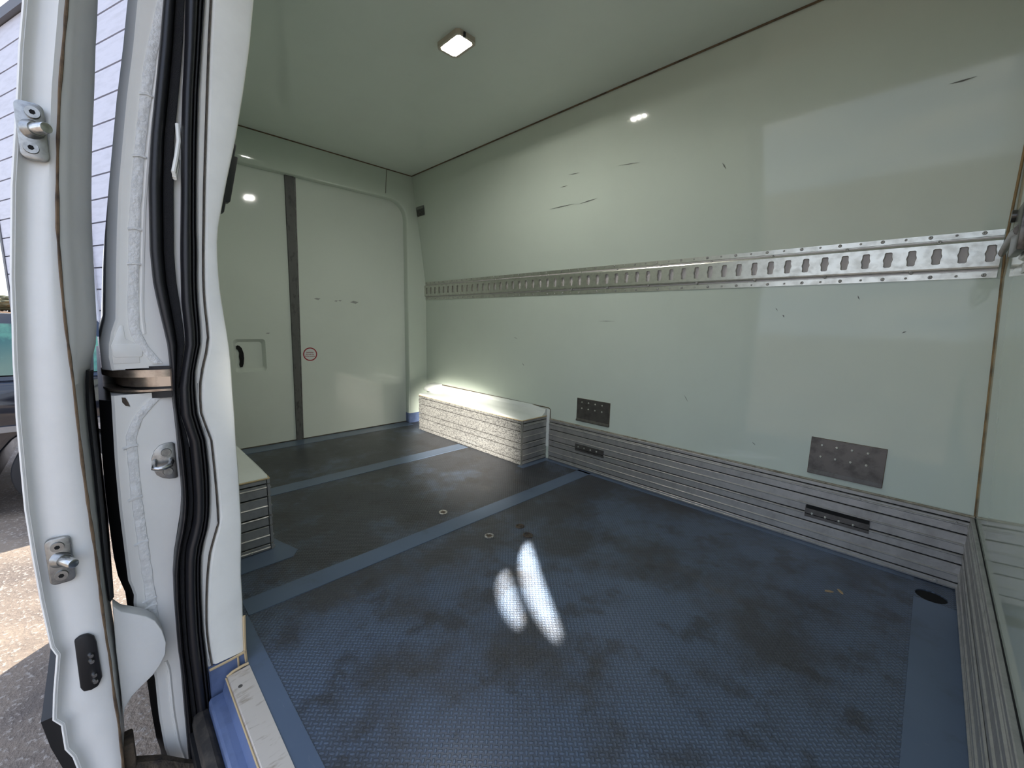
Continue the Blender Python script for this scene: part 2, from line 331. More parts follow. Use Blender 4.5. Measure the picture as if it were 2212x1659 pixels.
P_JAMB = [[0.049, 1.282], [0.038, 1.206], [0.026, 1.13], [0.014, 1.053], [0.005, 0.976], [-0.0, 0.898], [-0.002, 0.867], [-0.002, 0.812], [0.001, 0.776], [0.005, 0.739], [0.009, 0.705], [0.01, 0.654], [0.009, 0.628], [0.009, 0.584], [0.01, 0.566], [0.009, 0.522], [0.009, 0.458], [0.008, 0.402], [0.002, 0.356], [-0.01, 0.303], [-0.017, 0.257], [-0.02, 0.2], [-0.021, 0.14], [-0.022, 0.089], [-0.021, 0.047], [-0.023, -0.059], [-0.024, -0.157]]
J_OUT_UP = [[0.018, 1.283], [0.006, 1.206], [-0.008, 1.129], [-0.02, 1.052], [-0.032, 0.974], [-0.041, 0.897], [-0.049, 0.818], [-0.056, 0.745], [-0.067, 0.713], [-0.071, 0.672], [-0.069, 0.658]]
J_IN_UP = [[0.054, 1.3], [0.042, 1.222], [0.029, 1.143], [0.017, 1.063], [0.008, 0.984], [0.002, 0.903], [0.001, 0.822], [0.007, 0.747], [0.011, 0.712], [0.013, 0.668], [0.014, 0.653]]
J_OUT_LO = [[-0.073, 0.615], [-0.075, 0.573], [-0.079, 0.487], [-0.081, 0.399], [-0.081, 0.307], [-0.081, 0.25], [-0.075, 0.226], [-0.078, 0.2], [-0.075, 0.149], [-0.069, 0.095], [-0.06, 0.038], [-0.061, -0.058], [-0.058, -0.137], [-0.051, -0.182]]
J_IN_LO = [[0.012, 0.61], [0.013, 0.56], [0.012, 0.466], [0.01, 0.38], [-0.008, 0.287], [-0.015, 0.24], [-0.016, 0.22], [-0.017, 0.19], [-0.018, 0.17], [-0.019, 0.118], [-0.019, 0.065], [-0.019, 0.011], [-0.021, -0.087], [-0.022, -0.166], [-0.023, -0.207]]
BEAD_UP = [[0.049, 1.298], [0.024, 1.2], [0.007, 1.105], [-0.007, 1.019], [-0.019, 0.931], [-0.027, 0.852], [-0.035, 0.77], [-0.037, 0.725], [-0.029, 0.7], [-0.017, 0.678], [-0.005, 0.656]]
BEAD_LO = [[-0.01, 0.608], [-0.032, 0.584], [-0.047, 0.564], [-0.059, 0.531], [-0.06, 0.474], [-0.061, 0.411], [-0.06, 0.346], [-0.059, 0.279], [-0.058, 0.23], [-0.057, 0.18]]
D_A = [[-0.114, 1.187], [-0.119, 1.155], [-0.124, 1.124], [-0.132, 1.062], [-0.141, 0.998], [-0.15, 0.934], [-0.157, 0.869], [-0.164, 0.804], [-0.169, 0.737], [-0.172, 0.703], [-0.174, 0.676], [-0.176, 0.642], [-0.179, 0.6], [-0.182, 0.528], [-0.185, 0.454], [-0.185, 0.378], [-0.184, 0.298], [-0.181, 0.215], [-0.176, 0.197], [-0.186, 0.13], [-0.191, 0.086], [-0.183, 0.07], [-0.183, 0.023], [-0.176, 0.002], [-0.173, -0.023]]
D_B = [[-0.069, 1.209], [-0.074, 1.176], [-0.079, 1.144], [-0.089, 1.078], [-0.097, 1.011], [-0.104, 0.945], [-0.11, 0.877], [-0.113, 0.808], [-0.115, 0.738], [-0.115, 0.702], [-0.115, 0.673], [-0.115, 0.636], [-0.116, 0.59], [-0.117, 0.513], [-0.117, 0.433], [-0.116, 0.35], [-0.117, 0.264], [-0.117, 0.177], [-0.116, 0.16], [-0.117, 0.082], [-0.116, 0.03], [-0.116, 0.019], [-0.117, -0.031], [-0.117, -0.047], [-0.118, -0.071]]
D_C = [[-0.032, 1.26], [-0.036, 1.225], [-0.041, 1.188], [-0.049, 1.116], [-0.058, 1.042], [-0.066, 0.968], [-0.072, 0.892], [-0.076, 0.816], [-0.08, 0.737], [-0.085, 0.697], [-0.096, 0.665], [-0.101, 0.625], [-0.103, 0.576], [-0.104, 0.492], [-0.106, 0.405], [-0.108, 0.316], [-0.108, 0.222], [-0.107, 0.127], [-0.107, 0.109], [-0.109, 0.026], [-0.111, -0.03], [-0.111, -0.041], [-0.114, -0.093], [-0.115, -0.11], [-0.117, -0.135]]
PADDLE = [[-0.105, 0.237], [-0.095, 0.22], [-0.081, 0.209], [-0.063, 0.194], [-0.051, 0.178], [-0.043, 0.154], [-0.039, 0.125], [-0.042, 0.101], [-0.052, 0.082], [-0.063, 0.069], [-0.081, 0.056], [-0.095, 0.045], [-0.106, 0.028], [-0.11, 0.011], [-0.109, 0.055], [-0.108, 0.151]]
CONTACT = [[-0.154, 0.214], [-0.147, 0.218], [-0.138, 0.217], [-0.131, 0.209], [-0.129, 0.196], [-0.128, 0.129], [-0.134, 0.115], [-0.143, 0.113], [-0.152, 0.116], [-0.155, 0.125]]
CPINS = [[-0.138, 0.179], [-0.138, 0.168], [-0.137, 0.141], [-0.137, 0.129]]
GUIDE1 = [[-0.119, 1.038], [-0.125, 0.989], [-0.115, 1.015], [-0.098, 1.017]]
GUIDE2 = [[-0.158, 0.383], [-0.158, 0.334], [-0.154, 0.358], [-0.133, 0.348]]
STRIKER = [[-0.007, 0.492], [-0.008, 0.456], [-0.021, 0.477], [0.001, 0.469]]
SRAIL = [[0.014, 0.653], [0.011, 0.612], [-0.082, 0.656]]
SILL = [[-1.11, 0.053, 0.0], [-1.116, 0.09, 0.0], [-0.862, 0.048, 0.0], [-0.821, 0.092, 0.0]]
LEDGE = [[-1.081, 0.025, -0.04], [-1.087, 0.054, -0.04], [-0.959, 0.015, -0.04], [-0.912, 0.047, -0.04]]
HANDLE = [[0.255, 1.2], [0.251, 1.18], [0.253, 1.165], [0.229, 1.037], [0.221, 1.02], [0.208, 1.0]]
REC = [[0.451, 0.631], [0.612, 0.629], [0.601, 0.433], [0.439, 0.444], [0.464, 0.59], [0.489, 0.472]]
KRIV = [[-1.563, 1.65, 0.206], [-1.433, 1.65, 0.206], [-1.04, 1.65, 0.206], [-0.644, 1.65, 0.205], [-0.254, 1.65, 0.205], [-0.036, 1.65, 0.204], [-1.241, 1.65, 0.013], [-0.844, 1.65, 0.012], [-0.452, 1.65, 0.012], [-0.055, 1.65, 0.011]]
SLOTS = [[-0.063, 1.645, 0.968], [-0.12, 1.645, 0.965], [-0.17, 1.645, 0.965], [-0.223, 1.645, 0.964]]
COVER = [[-2.757, 1.66, 0.264], [-1.584, 1.66, 0.282], [-1.595, 1.66, 0.227], [-1.598, 1.66, 0.067], [-1.795, 1.66, 0.224]]
SCRATCH = [([-1.601, 1.612, 1.327], [-1.446, 1.612, 1.327]), ([-1.201, 1.595, 1.438], [-1.1, 1.597, 1.429]), ([-1.472, 1.592, 1.459], [-1.407, 1.593, 1.455]), ([-0.86, 1.66, 0.466], [-0.842, 1.66, 0.439]), ([-0.333, 1.66, 0.864], [-0.327, 1.66, 0.849]), ([-1.526, 1.599, 1.414], [-1.48, 1.599, 1.414]), ([-0.198, 1.6, 1.411], [-0.148, 1.599, 1.412]), ([-0.77, 1.608, 1.351], [-0.757, 1.612, 1.328]), ([-0.535, 1.66, 0.802], [-0.529, 1.66, 0.792]), ([-0.216, 1.66, 0.747], [-0.206, 1.66, 0.753]), ([-1.312, 1.66, 0.768], [-1.21, 1.66, 0.769]), ([-1.886, 1.66, 0.668], [-1.855, 1.66, 0.659]), ([-0.586, 1.66, 0.322], [-0.574, 1.66, 0.312]), ([-1.812, 1.66, 0.521], [-1.797, 1.66, 0.506]), ([-1.411, 1.613, 1.321], [-1.314, 1.612, 1.328]), ([-0.559, 1.66, 0.826], [-0.551, 1.66, 0.815])]

# ------------------------------------------------------------------ van shell
H = 1.733; L = -2.857; LF = -2.807; WY = 1.66; WT = 1.552; KZ = 0.23; ZB = 1.0
fIN = fz(P_IN); fSEAM = fz(P_SEAM); fLIP = fz(P_LIP); fGRV = fz(P_GRV); fJMB = fz(P_JAMB)
def far_y(z): return WY if z <= ZB else WY + (WT - WY) * (z - ZB) / (H - ZB)

floor = empty('floor', (0, 0, 0), 'worn blue cargo floor with raised tread and smooth bands', None, None, 'structure')
holed('deck', [(L, 0.085), (0.0, 0.085), (0.0, WY), (L, WY)], [[(-0.062 + 0.034 * math.cos(a), 1.558 + 0.034 * math.sin(a)) for a in [i * math.pi / 10 for i in range(20)]]], -0.03, 0.0, 'z', FLOOR, floor)
cyl('drain_shade_disc', (-0.062, 1.558, -0.02), (-0.062, 1.558, -0.004), 0.0345, 0.0345, DARKH, floor, 20)  # black disc stands in for the shade down the drain hole
def band(x0, x1, y0, y1): return box('floor_band', x0, x1, y0, y1, -0.001, 0.0016, FLOORS, floor)
band(-1.366, -1.290, 0.13, 1.64); band(-2.14, -2.05, 0.28, 1.45); band(-0.098, -0.002, 0.092, 1.52); band(L, -2.74, 0.10, 1.50)
band(-1.29, -0.10, 0.087, 0.128); band(-1.60, -1.366, 0.10, 0.128); band(-1.58, -0.10, 1.625, 1.652)
prism('floor_band', [(-1.60, 0.10), (-1.50, 0.10), (-1.50, 0.30), (-1.535, 0.325), (-1.62, 0.30), (-1.72, 0.275)], -0.001, 0.0018, 'z', FLOORS, floor)
prism('floor_band', [(-1.62, 1.44), (-1.575, 1.44), (-1.575, 1.66), (-1.62, 1.66)], -0.001, 0.0018, 'z', FLOORS, floor)
RINGC = mat('worn_bolt_edge', (0.42, 0.40, 0.34), 0.6, color2=(0.15, 0.12, 0.08), vscale=120)
for (x, y) in ((-1.437, 0.834), (-1.175, 0.847), (-1.085, 0.952), (-1.15, 0.978)):
    k = random.uniform(.8, 1.1)
    r_ = tube('bolt_hole', [(x + 0.016 * k * math.cos(a), y + 0.014 * math.sin(a), 0.0008) for a in [i * math.pi / 8 for i in range(16)]], 0.0035, RINGC if y < 0.9 else RUST, floor, 6, True)
    cyl('rust_plug', (x, y, -0.001), (x, y, 0.0012), 0.010, 0.009, RUST, r_, 10)

ceiling = box('ceiling', L - 0.05, 0.05, 0.2, WY, H, H + 0.04, CEIL); tag(ceiling, 'pale green glossy ceiling panel of the van', None, None, 'structure')
roof = box('roof', L - 0.1, 0.1, 0.12, 1.76, H + 0.04, H + 0.09, WHITE); tag(roof, 'white outer roof skin above the cargo hold', None, None, 'structure')

wr = prism('wall_right', [(WY, -0.05), (WY, ZB), (WT, H + 0.03), (1.75, H + 0.03), (1.78, -0.05)], L - 0.05, 0.05, 'x', LINER); tag(wr, 'long pale green glossy side wall with steel rail', None, None, 'structure')
SCUFF = mat('scuff_mark', (0.13, 0.13, 0.115), 0.5)
wn = Vector((0, -0.733, -0.108)).normalized()
for a, b in SCRATCH:
    a = Vector(a); b = Vector(b); n = wn if a.z > ZB else Vector((0, -1, 0)); d = (b - a); s = d.cross(n).normalized() * random.uniform(0.0011, 0.0022)
    o = n * 0.0006; m = a + d * 0.5 + s * random.uniform(-.6, .6)
    q = [a + o, m + s + o, b + o, m - s + o]; q2 = [v - o * 1.5 for v in q]
    mesh('scuff', q + q2, [(0, 1, 2, 3), (4, 7, 6, 5), (0, 1, 5, 4), (1, 2, 6, 5), (2, 3, 7, 6), (3, 0, 4, 7)], SCUFF, wr)

def bulk_x(z): return 0.0 if z <= KZ else -0.035 * min((z - KZ) / 0.67, 1.15)
wf = prism('wall_front', [(0.0, -0.05), (0.0, KZ), (-0.035, 0.9), (-0.042, H + 0.03), (0.06, H + 0.03), (0.06, -0.05)], 0.02, WY + 0.02, 'y', LINER); tag(wf, 'pale green glossy bulkhead at the right edge', None, None, 'structure')

# ---- left side wall, pillar liner and door surround
wl = empty('wall_left', (-1.9, 0.05, 0), 'white door pillar and liner beside the open sliding door', None, None, 'structure')
Rg = []
for x in (L - 0.05, -1.2):
    Rg.append([(x, 0.095, -0.05), (x, 0.095, 0.9), (x, 0.245, H + 0.03), (x, 0.17, H + 0.03), (x, 0.05, 0.9), (x, 0.05, -0.05)])
loft('side_liner', Rg, LINER, wl, False)
strip('pillar_liner', fSEAM, fIN, 0.028, H + 0.03, -1.205, -1.13, LWHITE, wl, 60, 0.006)
strip('pillar_lip', lambda z: fLIP(z) + 0.0005, lambda z: fSEAM(z) - 0.0012, 0.014, H + 0.03, -1.2, -1.134, WHITE, wl, 60, 0.003)
strip('seam_bead', lambda z: fSEAM(z) - 0.0012, lambda z: fSEAM(z) + 0.0006, 0.014, H + 0.03, -1.2, -1.1315, GRIME, wl, 60)
strip('skirting', lambda z: fLIP(z) + 0.001, fIN, -0.22, 0.026, -1.2, -1.129, BLUEP, wl, 12, 0.003)
tube('skirting_seam', [(-1.128, fLIP(.02) + .002, 0.022), (-1.128, 0.06, 0.024), (-1.128, fIN(.026), 0.027)], 0.0028, mat('cream_sealant', (0.55, 0.42, 0.24), 0.7), wl, 6)
tube('skirting_seam', [(-1.128, 0.074, 0.024), (-1.127, 0.074, -0.03)], 0.002, bpy.data.materials['cream_sealant'], wl, 6)
tube('floor_seam', [(-1.13, fIN(z) + .001, z) for z in (-.01, .03, .07, .11)], 0.003, bpy.data.materials['cream_sealant'], wl, 6)
# ahead of the opening and above it
hdr = prism('trim_1', [(0.03, 1.60), (0.245, 1.60), (0.26, H + 0.03), (0.02, H + 0.03)], -1.14, 0.06, 'x', LWHITE); tag(hdr, 'white header over the sliding door opening', None, None, 'structure')
fp = box('trim_2', -0.02, 0.06, -0.05, 0.10, -0.2, 1.62, LWHITE); tag(fp, 'white front post of the sliding door opening', None, None, 'structure')

# ---- rubber seals on the pillar flange
seal = empty('door_seal', (-1.15, 0.03, -0.2), 'black rubber double door seal running down the white pillar', 'seal')
def white_f(z):
    k = [(0.70, 1.0), (0.78, 0.96), (0.82, 0.86), (0.87, 0.83), (0.905, 0.82), (0.986, 0.80), (1.065, 0.80), (1.144, 0.90), (1.22, 0.96), (1.30, 1.0)]
    if z <= k[0][0] or z >= k[-1][0]: return 1.0
    for a, b in zip(k, k[1:]):
        if a[0] <= z <= b[0]: return a[1] + (b[1] - a[1]) * (z - a[0]) / (b[0] - a[0])
def LS(f): return lambda z: fJMB(z) + f * white_f(z) * (fGRV(z) - fJMB(z))
def RS(f): return lambda z: fGRV(z) + f * (fLIP(z) - fGRV(z))
bulb('outer_bulb', LS(0.0), LS(0.50), -0.22, H, -1.142, 0.016, RUBBER, seal, 70, 12, 0.8)
bulb('outer_web', LS(0.38), LS(0.62), -0.22, H, -1.150, 0.010, BLACKP, seal, 70, 8)
strip('grained_strip', LS(0.56), LS(0.97), -0.22, H, -1.17, -1.136, RUBTEX, seal, 70, 0.003)
bulb('inner_bulb', RS(0.0), RS(0.64), -0.12, H, -1.134, 0.018, RUBBER, seal, 70, 14, 0.85)
bulb('inner_lip', RS(0.60), RS(0.88), -0.12, H, -1.137, 0.013, RUBBER, seal, 70, 10)
bulb('inner_edge', RS(0.84), RS(1.0), -0.12, H, -1.137, 0.010, RUBBER, seal, 70, 8)
strip('flange', LS(0.99), RS(0.15), 0.5, H, -1.19, -1.147, WHITE, wl, 50)
strip('flange_back', LS(0.1), RS(0.9), -0.22, H, -1.2, -1.165, BLACKP, seal, 50)
tie = tube('cable_tie', [(-1.134, 0.053, 1.09), (-1.13, 0.052, 1.06), (-1.126, 0.046, 1.03), (-1.124, 0.040, 1.005), (-1.128, 0.041, 0.995), (-1.132, 0.046, 1.015), (-1.136, 0.049, 1.03)], 0.0035, LWHITE, None, 8); tag(tie, 'small white plastic tie end poking out between the black seals', 'cable tie')

# ---- sill of the sliding door
sill = empty('door_sill', (-0.56, 0.05, -0.1), 'worn bare metal sill plate on a blue step along the door opening', 'sill')
prism('sill_plate', [(0.049, -0.003), (0.052, 0.001), (0.091, 0.003), (0.091, -0.02), (0.049, -0.02)], -1.112, 0.0, 'x', SILLM, sill)
cyl('screw', (-1.065, 0.064, -0.004), (-1.065, 0.064, 0.0024), 0.0042, 0.0040, PLATE, sill, 12)
prism('riser', [(0.049, -0.004), (0.054, -0.02), (0.056, -0.09), (0.04, -0.09), (0.040, -0.036)], -1.118, 0.0, 'x', BLUEP, sill)
prism('ledge', [(0.016, -0.042), (0.020, -0.036), (0.045, -0.034), (0.046, -0.09), (0.012, -0.09)], -1.118, 0.0, 'x', BLUEP, sill)
prism('weatherstrip', [(-0.014, -0.075), (-0.010, -0.060), (0.004, -0.052), (0.014, -0.058), (0.015, -0.10), (-0.014, -0.10)], -1.122, 0.0, 'x', mat('dirty_rubber', (0.018, 0.016, 0.014), 0.7, color2=(0.06, 0.05, 0.04), vscale=25), sill)
tube('sill_seam', [(-1.112, 0.049, 0.0), (-1.114, 0.06, 0.004), (-1.115, 0.078, 0.006), (-1.115, 0.09, 0.006)], 0.0028, bpy.data.materials['cream_sealant'], sill, 6)
tube('sill_seam', [(-1.112, 0.0475, -0.002), (0.0, 0.0475, -0.002)], 0.0016, bpy.data.materials['cream_sealant'], sill, 6)
box('step_base', -1.118, 0.0, -0.02, 0.09, -0.3, -0.09, BLACKP, sill)

# ---- painted body pillar (outside the seals)
XJ = -1.165
pil = empty('body_pillar', (XJ, -0.03, -0.2), 'white painted body pillar with sealant beads and latch striker outside the seals', 'pillar')
ou, iu, ol, il = fz(J_OUT_UP), fz(J_IN_UP), fz(J_OUT_LO), fz(J_IN_LO)
def grow(f, d): return lambda z: f(z) + d
strip('upper_panel', ou, grow(iu, 0.012), 0.657, H + 0.03, -1.30, XJ, WHITE, pil, 50, 0.004)
strip('lower_panel', ol, grow(il, 0.012), -0.20, 0.610, -1.30, XJ, WHITE, pil, 50, 0.004)
box('recess', -1.30, -1.215, -0.05, 0.03, 0.600, 0.66, DARKH, pil)
fo = fz(BEAD_UP); flo = fz(BEAD_LO)
def bead(name, f, z0, z1, w, x):
    R = []
    for z in zs(z0, z1, 60):
        y = f(z); k = w * (1 + 0.07 * random.uniform(-1, 1)); h = 0.0028 * (1 + 0.3 * random.uniform(-1, 1))
        R.append([(x - .002, y - k, z), (x + h * .8, y - k * .8, z), (x + h, y - k * .4, z), (x + h * 1.15, y + k * .4, z), (x + h * .7, y + k * .85, z), (x - .002, y + k, z)])
    loft(name, R, BEADW, pil, 50)
bead('sealant_bead', grow(fo, 0.004), 0.665, 1.66, 0.0085, XJ - 0.0005)
bead('sealant_bead', grow(flo, 0.005), 0.16, 0.60, 0.0085, XJ - 0.0005)
tube('pressed_ridge', [(XJ - .001, fo(z) + 0.016, z) for z in zs(0.72, 1.66, 30)], 0.0030, WHITE, pil, 6)
for z in (1.135, 1.03, 0.905, 0.845):
    y = fo(z); tube('sealant_lap', [(XJ + .001, y - 0.005, z - .002), (XJ + .0025, y + .004, z), (XJ + .001, y + 0.013, z - .001)], 0.0026, BEADW, pil, 6)
for z in (0.515, 0.415, 0.325, 0.205, 0.19):
    y = flo(z); tube('sealant_lap', [(XJ + .001, y - 0.007, z - .004), (XJ + .0025, y + .004, z), (XJ + .001, y + 0.013, z)], 0.0026, BEADW, pil, 6)
prism('pressed_pad', rrect(-0.045, 0.690, 0.040, 0.024, 0.005), XJ - 0.002, XJ + 0.002, 'x', WHITE, pil, 0.001)
prism('pressed_pad', [(-0.066, 0.70), (-0.052, 0.735), (-0.047, 0.735), (-0.046, 0.712), (-0.030, 0.70), (-0.03, 0.667), (-0.066, 0.667)], XJ - 0.002, XJ + 0.0012, 'x', WHITE, pil, 0.0008)
tube('lower_ridge', [(XJ, ol(z) + 0.022, z) for z in zs(-0.19, 0.06, 12)], 0.003, WHITE, pil, 6)
chip = prism('rust_chip', [(-0.060, 0.606), (-0.055, 0.605), (-0.052, 0.596), (-0.050, 0.588), (-0.056, 0.590), (-0.060, 0.597)], XJ - .001, XJ + .0012, 'x', RUST, pil)
# striker
stk = prism('striker_plate', [(0.007, 0.440), (0.007, 0.508), (0.003, 0.511), (-0.006, 0.511), (-0.016, 0.508), (-0.024, 0.499), (-0.029, 0.485), (-0.029, 0.466), (-0.024, 0.451), (-0.016, 0.443), (-0.006, 0.439), (0.004, 0.438)], XJ - 0.001, XJ + 0.004, 'x', ZINC, pil, 0.0012)
for z in (0.493, 0.455):
    cyl('bolt', (XJ + 0.003, -0.007, z), (XJ + 0.0065, -0.007, z), 0.0085, 0.0072, ZINC, stk, 16)
tube('striker_loop', [(XJ, 0.0, 0.478), (XJ + .014, -0.001, 0.476), (XJ + .022, -0.004, 0.472), (XJ + .025, -0.012, 0.4695), (XJ + .025, -0.022, 0.469), (XJ + .022, -0.028, 0.470), (XJ + .012, -0.026, 0.476), (XJ, -0.024, 0.480)], 0.0046, STEEL, stk, 10)
# body side behind the pillar
bs = empty('body_side', (-2.1, -0.05, -0.2), 'glossy white outer side of the van with black lower cladding behind the pillar', 'van body')
GLOSSW = mat('glossy_body_paint', (0.74, 0.76, 0.77), 0.06, var=0.04, vscale=4, coat=0.6)
R1 = []
for z in zs(0.655, H + 0.05, 24): R1.append([(XJ - .004, ou(z) + 0.0005, z), (-1.20, ou(z) - 0.012, z), (-2.95, ou(z) - 0.004, z), (-2.95, ou(z) + 0.02, z), (XJ - .004, ou(z) + 0.018, z)])
loft('side_panel', R1, GLOSSW, bs, 30)
R2 = []
for z in zs(-0.32, 0.600, 24):
    y = ol(max(z, -0.18)); k = 0.010 + 0.006 * min(1.0, max(0.0, (z - 0.2) / 0.1)); R2.append([(XJ - .006, y + 0.001, z), (-1.20, y - k, z), (-2.95, y - k, z), (-2.95, y + 0.05, z), (XJ - .006, y + 0.03, z)])
loft('black_cladding', R2, mat('side_cladding', (0.010, 0.010, 0.011), 0.35), bs, 30)
# slide rail of the door
sr = empty('slide_rail', (-1.9, -0.07, 0.6), 'brown worn steel slide rail set in the side between upper and lower pillar', 'rail')
def railpath(z, d): return [(-1.150, 0.016 + d, z), (-1.152, -0.005 + d, z), (-1.158, -0.03 + d, z), (-1.172, -0.055 + d, z), (-1.20, -0.072 + d, z), (-1.25, -0.082 + d, z), (-2.7, -0.082 + d, z)]
def rail_strip(name, z0, z1, d0, d1, m):
    a, b = railpath(0, d0), railpath(0, d1); R = []
    for p, q in zip(a, b): R.append([(p[0], p[1], z0), (p[0], p[1], z1), (q[0] - .006, q[1] + .004, z1), (q[0] - .006, q[1] + .004, z0)])
    loft(name, R, m, sr, 40)
rail_strip('upper_flange', 0.6405, 0.654, 0.0, 0.012, RAILST)
rail_strip('web', 0.622, 0.641, 0.016, 0.022, RAILST)
rail_strip('lower_flange', 0.6135, 0.6175, 0.0, 0.014, RAILST)
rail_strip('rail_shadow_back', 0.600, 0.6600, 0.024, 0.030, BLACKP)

# ---- open sliding door
XD = -1.10
fa, fb, fc = fz(D_A), fz(D_B), fz(D_C)
sl = empty('sliding_door', (-1.7, -0.15, -0.2), 'open white sliding door seen on its front edge with guide pins', 'door')
Zd = sorted(set([round(z, 4) for y, z in D_A] + [round(z, 4) for z in zs(-0.16, 1.62, 40)]))
R = []
for z in Zd:
    if z < -0.16: continue
    a, b, c = fa(z), fb(z), fc(z)
    R.append([(-2.25, a + 0.004, z), (XD - 0.003, a, z), (XD + 0.001, a + 0.002, z), (XD + 0.001, a + 0.005, z), (XD - 0.006, a + 0.009, z), (XD - 0.009, a + 0.016, z), (XD - 0.006, a + 0.024, z), (XD - 0.001, a + 0.034, z) if b - a > .05 else (XD - 0.003, a + 0.03, z),
              (XD, b - 0.008, z), (XD - 0.003, b - 0.001, z), (XD - 0.004, b + 0.002, z), (XD - 0.016, b + 0.35 * (c - b), z), (XD - 0.05, b + 0.8 * (c - b), z), (-1.17, c, z), (-1.20, c - 0.002, z), (-1.32, c - 0.016, z), (-2.25, c - 0.02, z)])
loft('door_shell', R, DPAINT, sl, 50)
tube('edge_sealant', [(XD - 0.0015, fb(z), z) for z in zs(-0.14, 1.6, 80)], [0.0019 * (1 + .25 * random.uniform(-1, 1)) for _ in range(81)], SEALANT, sl, 6)
tube('edge_hem', [(XD + 0.0005, fa(z) + 0.0018, z) for z in Zd if z >= -0.16], 0.0022, WHITE, sl, 6)
RL = []
for z in zs(-0.35, 0.082, 8):
    RL.append([(XD - 0.012, fa(max(z, -.1)) - 0.016, z), (XD - 0.012, fa(max(z, -.1)) + 0.012, z), (-2.25, fa(max(z, -.1)) + 0.01, z), (-2.25, fa(max(z, -.1)) - 0.014, z)])
loft('lower_cladding', RL, BLACKP, sl, False)
pd = prism('roller_bracket_cover', PADDLE, -1.155, -1.125, 'x', DPAINT, sl, 0.006, True, 3)
R = [[(-1.135, fc(z) + .001, z), (-1.15, fc(z) + 0.006, z), (-1.6, fc(z) + 0.005, z), (-1.6, fc(z) - .004, z), (-1.15, fc(z) - .004, z)] for z in zs(0.24, 0.66, 20)]
loft('inner_gasket', R, RUBBER, sl, 40)
box('lower_arm_root', -1.16, -1.118, -0.122, -0.10, -0.2, -0.045, RUST, sl, 0.004)
arm = tube('roller_arm', [(-1.13, -0.112, -0.125), (-1.12, -0.075, -0.135), (-1.11, -0.04, -0.16), (-1.105, -0.005, -0.185), (-1.10, 0.01, -0.20)], [0.032, 0.026, 0.022, 0.020, 0.018], RUST, sl, 8)
cp = prism('contact_plate', CONTACT, XD - 0.001, XD + 0.007, 'x', BLACKP, sl, 0.0025)
for y, z in CPINS: cyl('contact_pin', (XD + 0.005, y, z), (XD + 0.013, y + .001, z), 0.0048, 0.0030, STEEL, cp, 12)
def guide(y, z, rot, bolts, tip):
    g = prism('guide_plate', rrect(y, z, 0.029, 0.078, 0.008, 5, rot), XD - 0.003, XD + 0.006, 'x', ZINC, sl, 0.0015)
    for by, bz in bolts:
        cyl('bolt', (XD + 0.004, by, bz), (XD + 0.0095, by, bz), 0.0085, 0.0078, ZINC, g, 16)
        cyl('bolt_socket', (XD + 0.009, by, bz), (XD + 0.0101, by, bz), 0.0034, 0.0034, DARKH, g, 6)
    cyl('pin_boss', (XD + 0.003, y + 0.001, z + .002), (XD + 0.013, y + 0.005, z + .002), 0.0145, 0.0095, ZINC, g, 16)
    cyl('guide_pin', (XD + 0.010, y + 0.003, z + .002), (XD + 0.034, y + 0.016, z + .001), 0.0085, 0.0072, STEEL, g, 16, True, 0.0015)
    return g
guide(-0.122, 1.013, 0.0, [(-0.119, 1.038), (-0.125, 0.989)], None)
guide(-0.156, 0.359, 0.0, [(-0.157, 0.384), (-0.157, 0.335)], None)

# ------------------------------------------------------------------ rear end
rf = empty('trim_3', (LF, 0.8, 0), 'pale door frame with rounded corner around the rear doors', None, None, 'structure')
pts = [(0.20, -0.02), (0.27, -0.02), (0.27, 1.44)]
for i in range(0, 9): t = math.radians(180 - 90 * i / 8); pts.append((0.39 + 0.12 * math.cos(t), 1.435 + 0.12 * math.sin(t)))
cR = [(1.39 + 0.12 * math.cos(math.radians(90 - 90 * i / 8)), 1.435 + 0.12 * math.sin(math.radians(90 - 90 * i / 8))) for i in range(9)]
opening = [(0.27, -0.04), (0.27, 1.435)] + [(0.39 + 0.12 * math.cos(math.radians(180 - 90 * i / 8)), 1.435 + 0.12 * math.sin(math.radians(180 - 90 * i / 8))) for i in range(1, 9)] + cR + [(1.51, -0.04)]
outer = [(1.69, -0.04), (1.69, 1.0), (1.56, H + .02), (0.2, H + .02), (0.10, 1.0), (0.10, -0.04)]
loop = opening + outer
n_ = len(loop)
bm = bmesh.new(); bs_ = base_of(rf); caps = []
for x in (L - 0.03, LF):
    vv = [bm.verts.new(Vector((x, y, z)) - bs_) for y, z in loop]; ed = [bm.edges.new((vv[i], vv[(i + 1) % n_])) for i in range(n_)]
    bmesh.ops.triangle_fill(bm, edges=ed, use_beauty=True); caps.append(vv)
for i in range(n_): bm.faces.new((caps[0][i], caps[0][(i + 1) % n_], caps[1][(i + 1) % n_], caps[1][i]))
bmesh.ops.recalc_face_normals(bm, faces=bm.faces)
ed = [e_ for e_ in bm.edges if len(e_.link_faces) == 2 and e_.calc_face_angle(0) > 0.7 and all(abs(v.co.x + bs_.x - LF) < 1e-4 for v in e_.verts)]
bmesh.ops.bevel(bm, geom=ed, offset=0.012, segments=3, affect='EDGES', profile=0.5)
me = bpy.data.meshes.new('frame'); bm.to_mesh(me); bm.free(); me.materials.append(LINER)
for p_ in me.polygons: p_.use_smooth = True
me.set_sharp_from_angle(angle=math.radians(30))
link(bpy.data.objects.new('frame', me), rf)
box('base_cap', L - 0.001, LF + 0.003, 1.508, 1.62, -0.001, 0.072, BLUEP, rf)
tube('joint_seam', [(LF + 0.001, 1.365, H), (LF + 0.001, 1.355, 1.58), (LF - 0.02, 1.335, 1.556)], 0.0016, SEALANT, rf, 6)

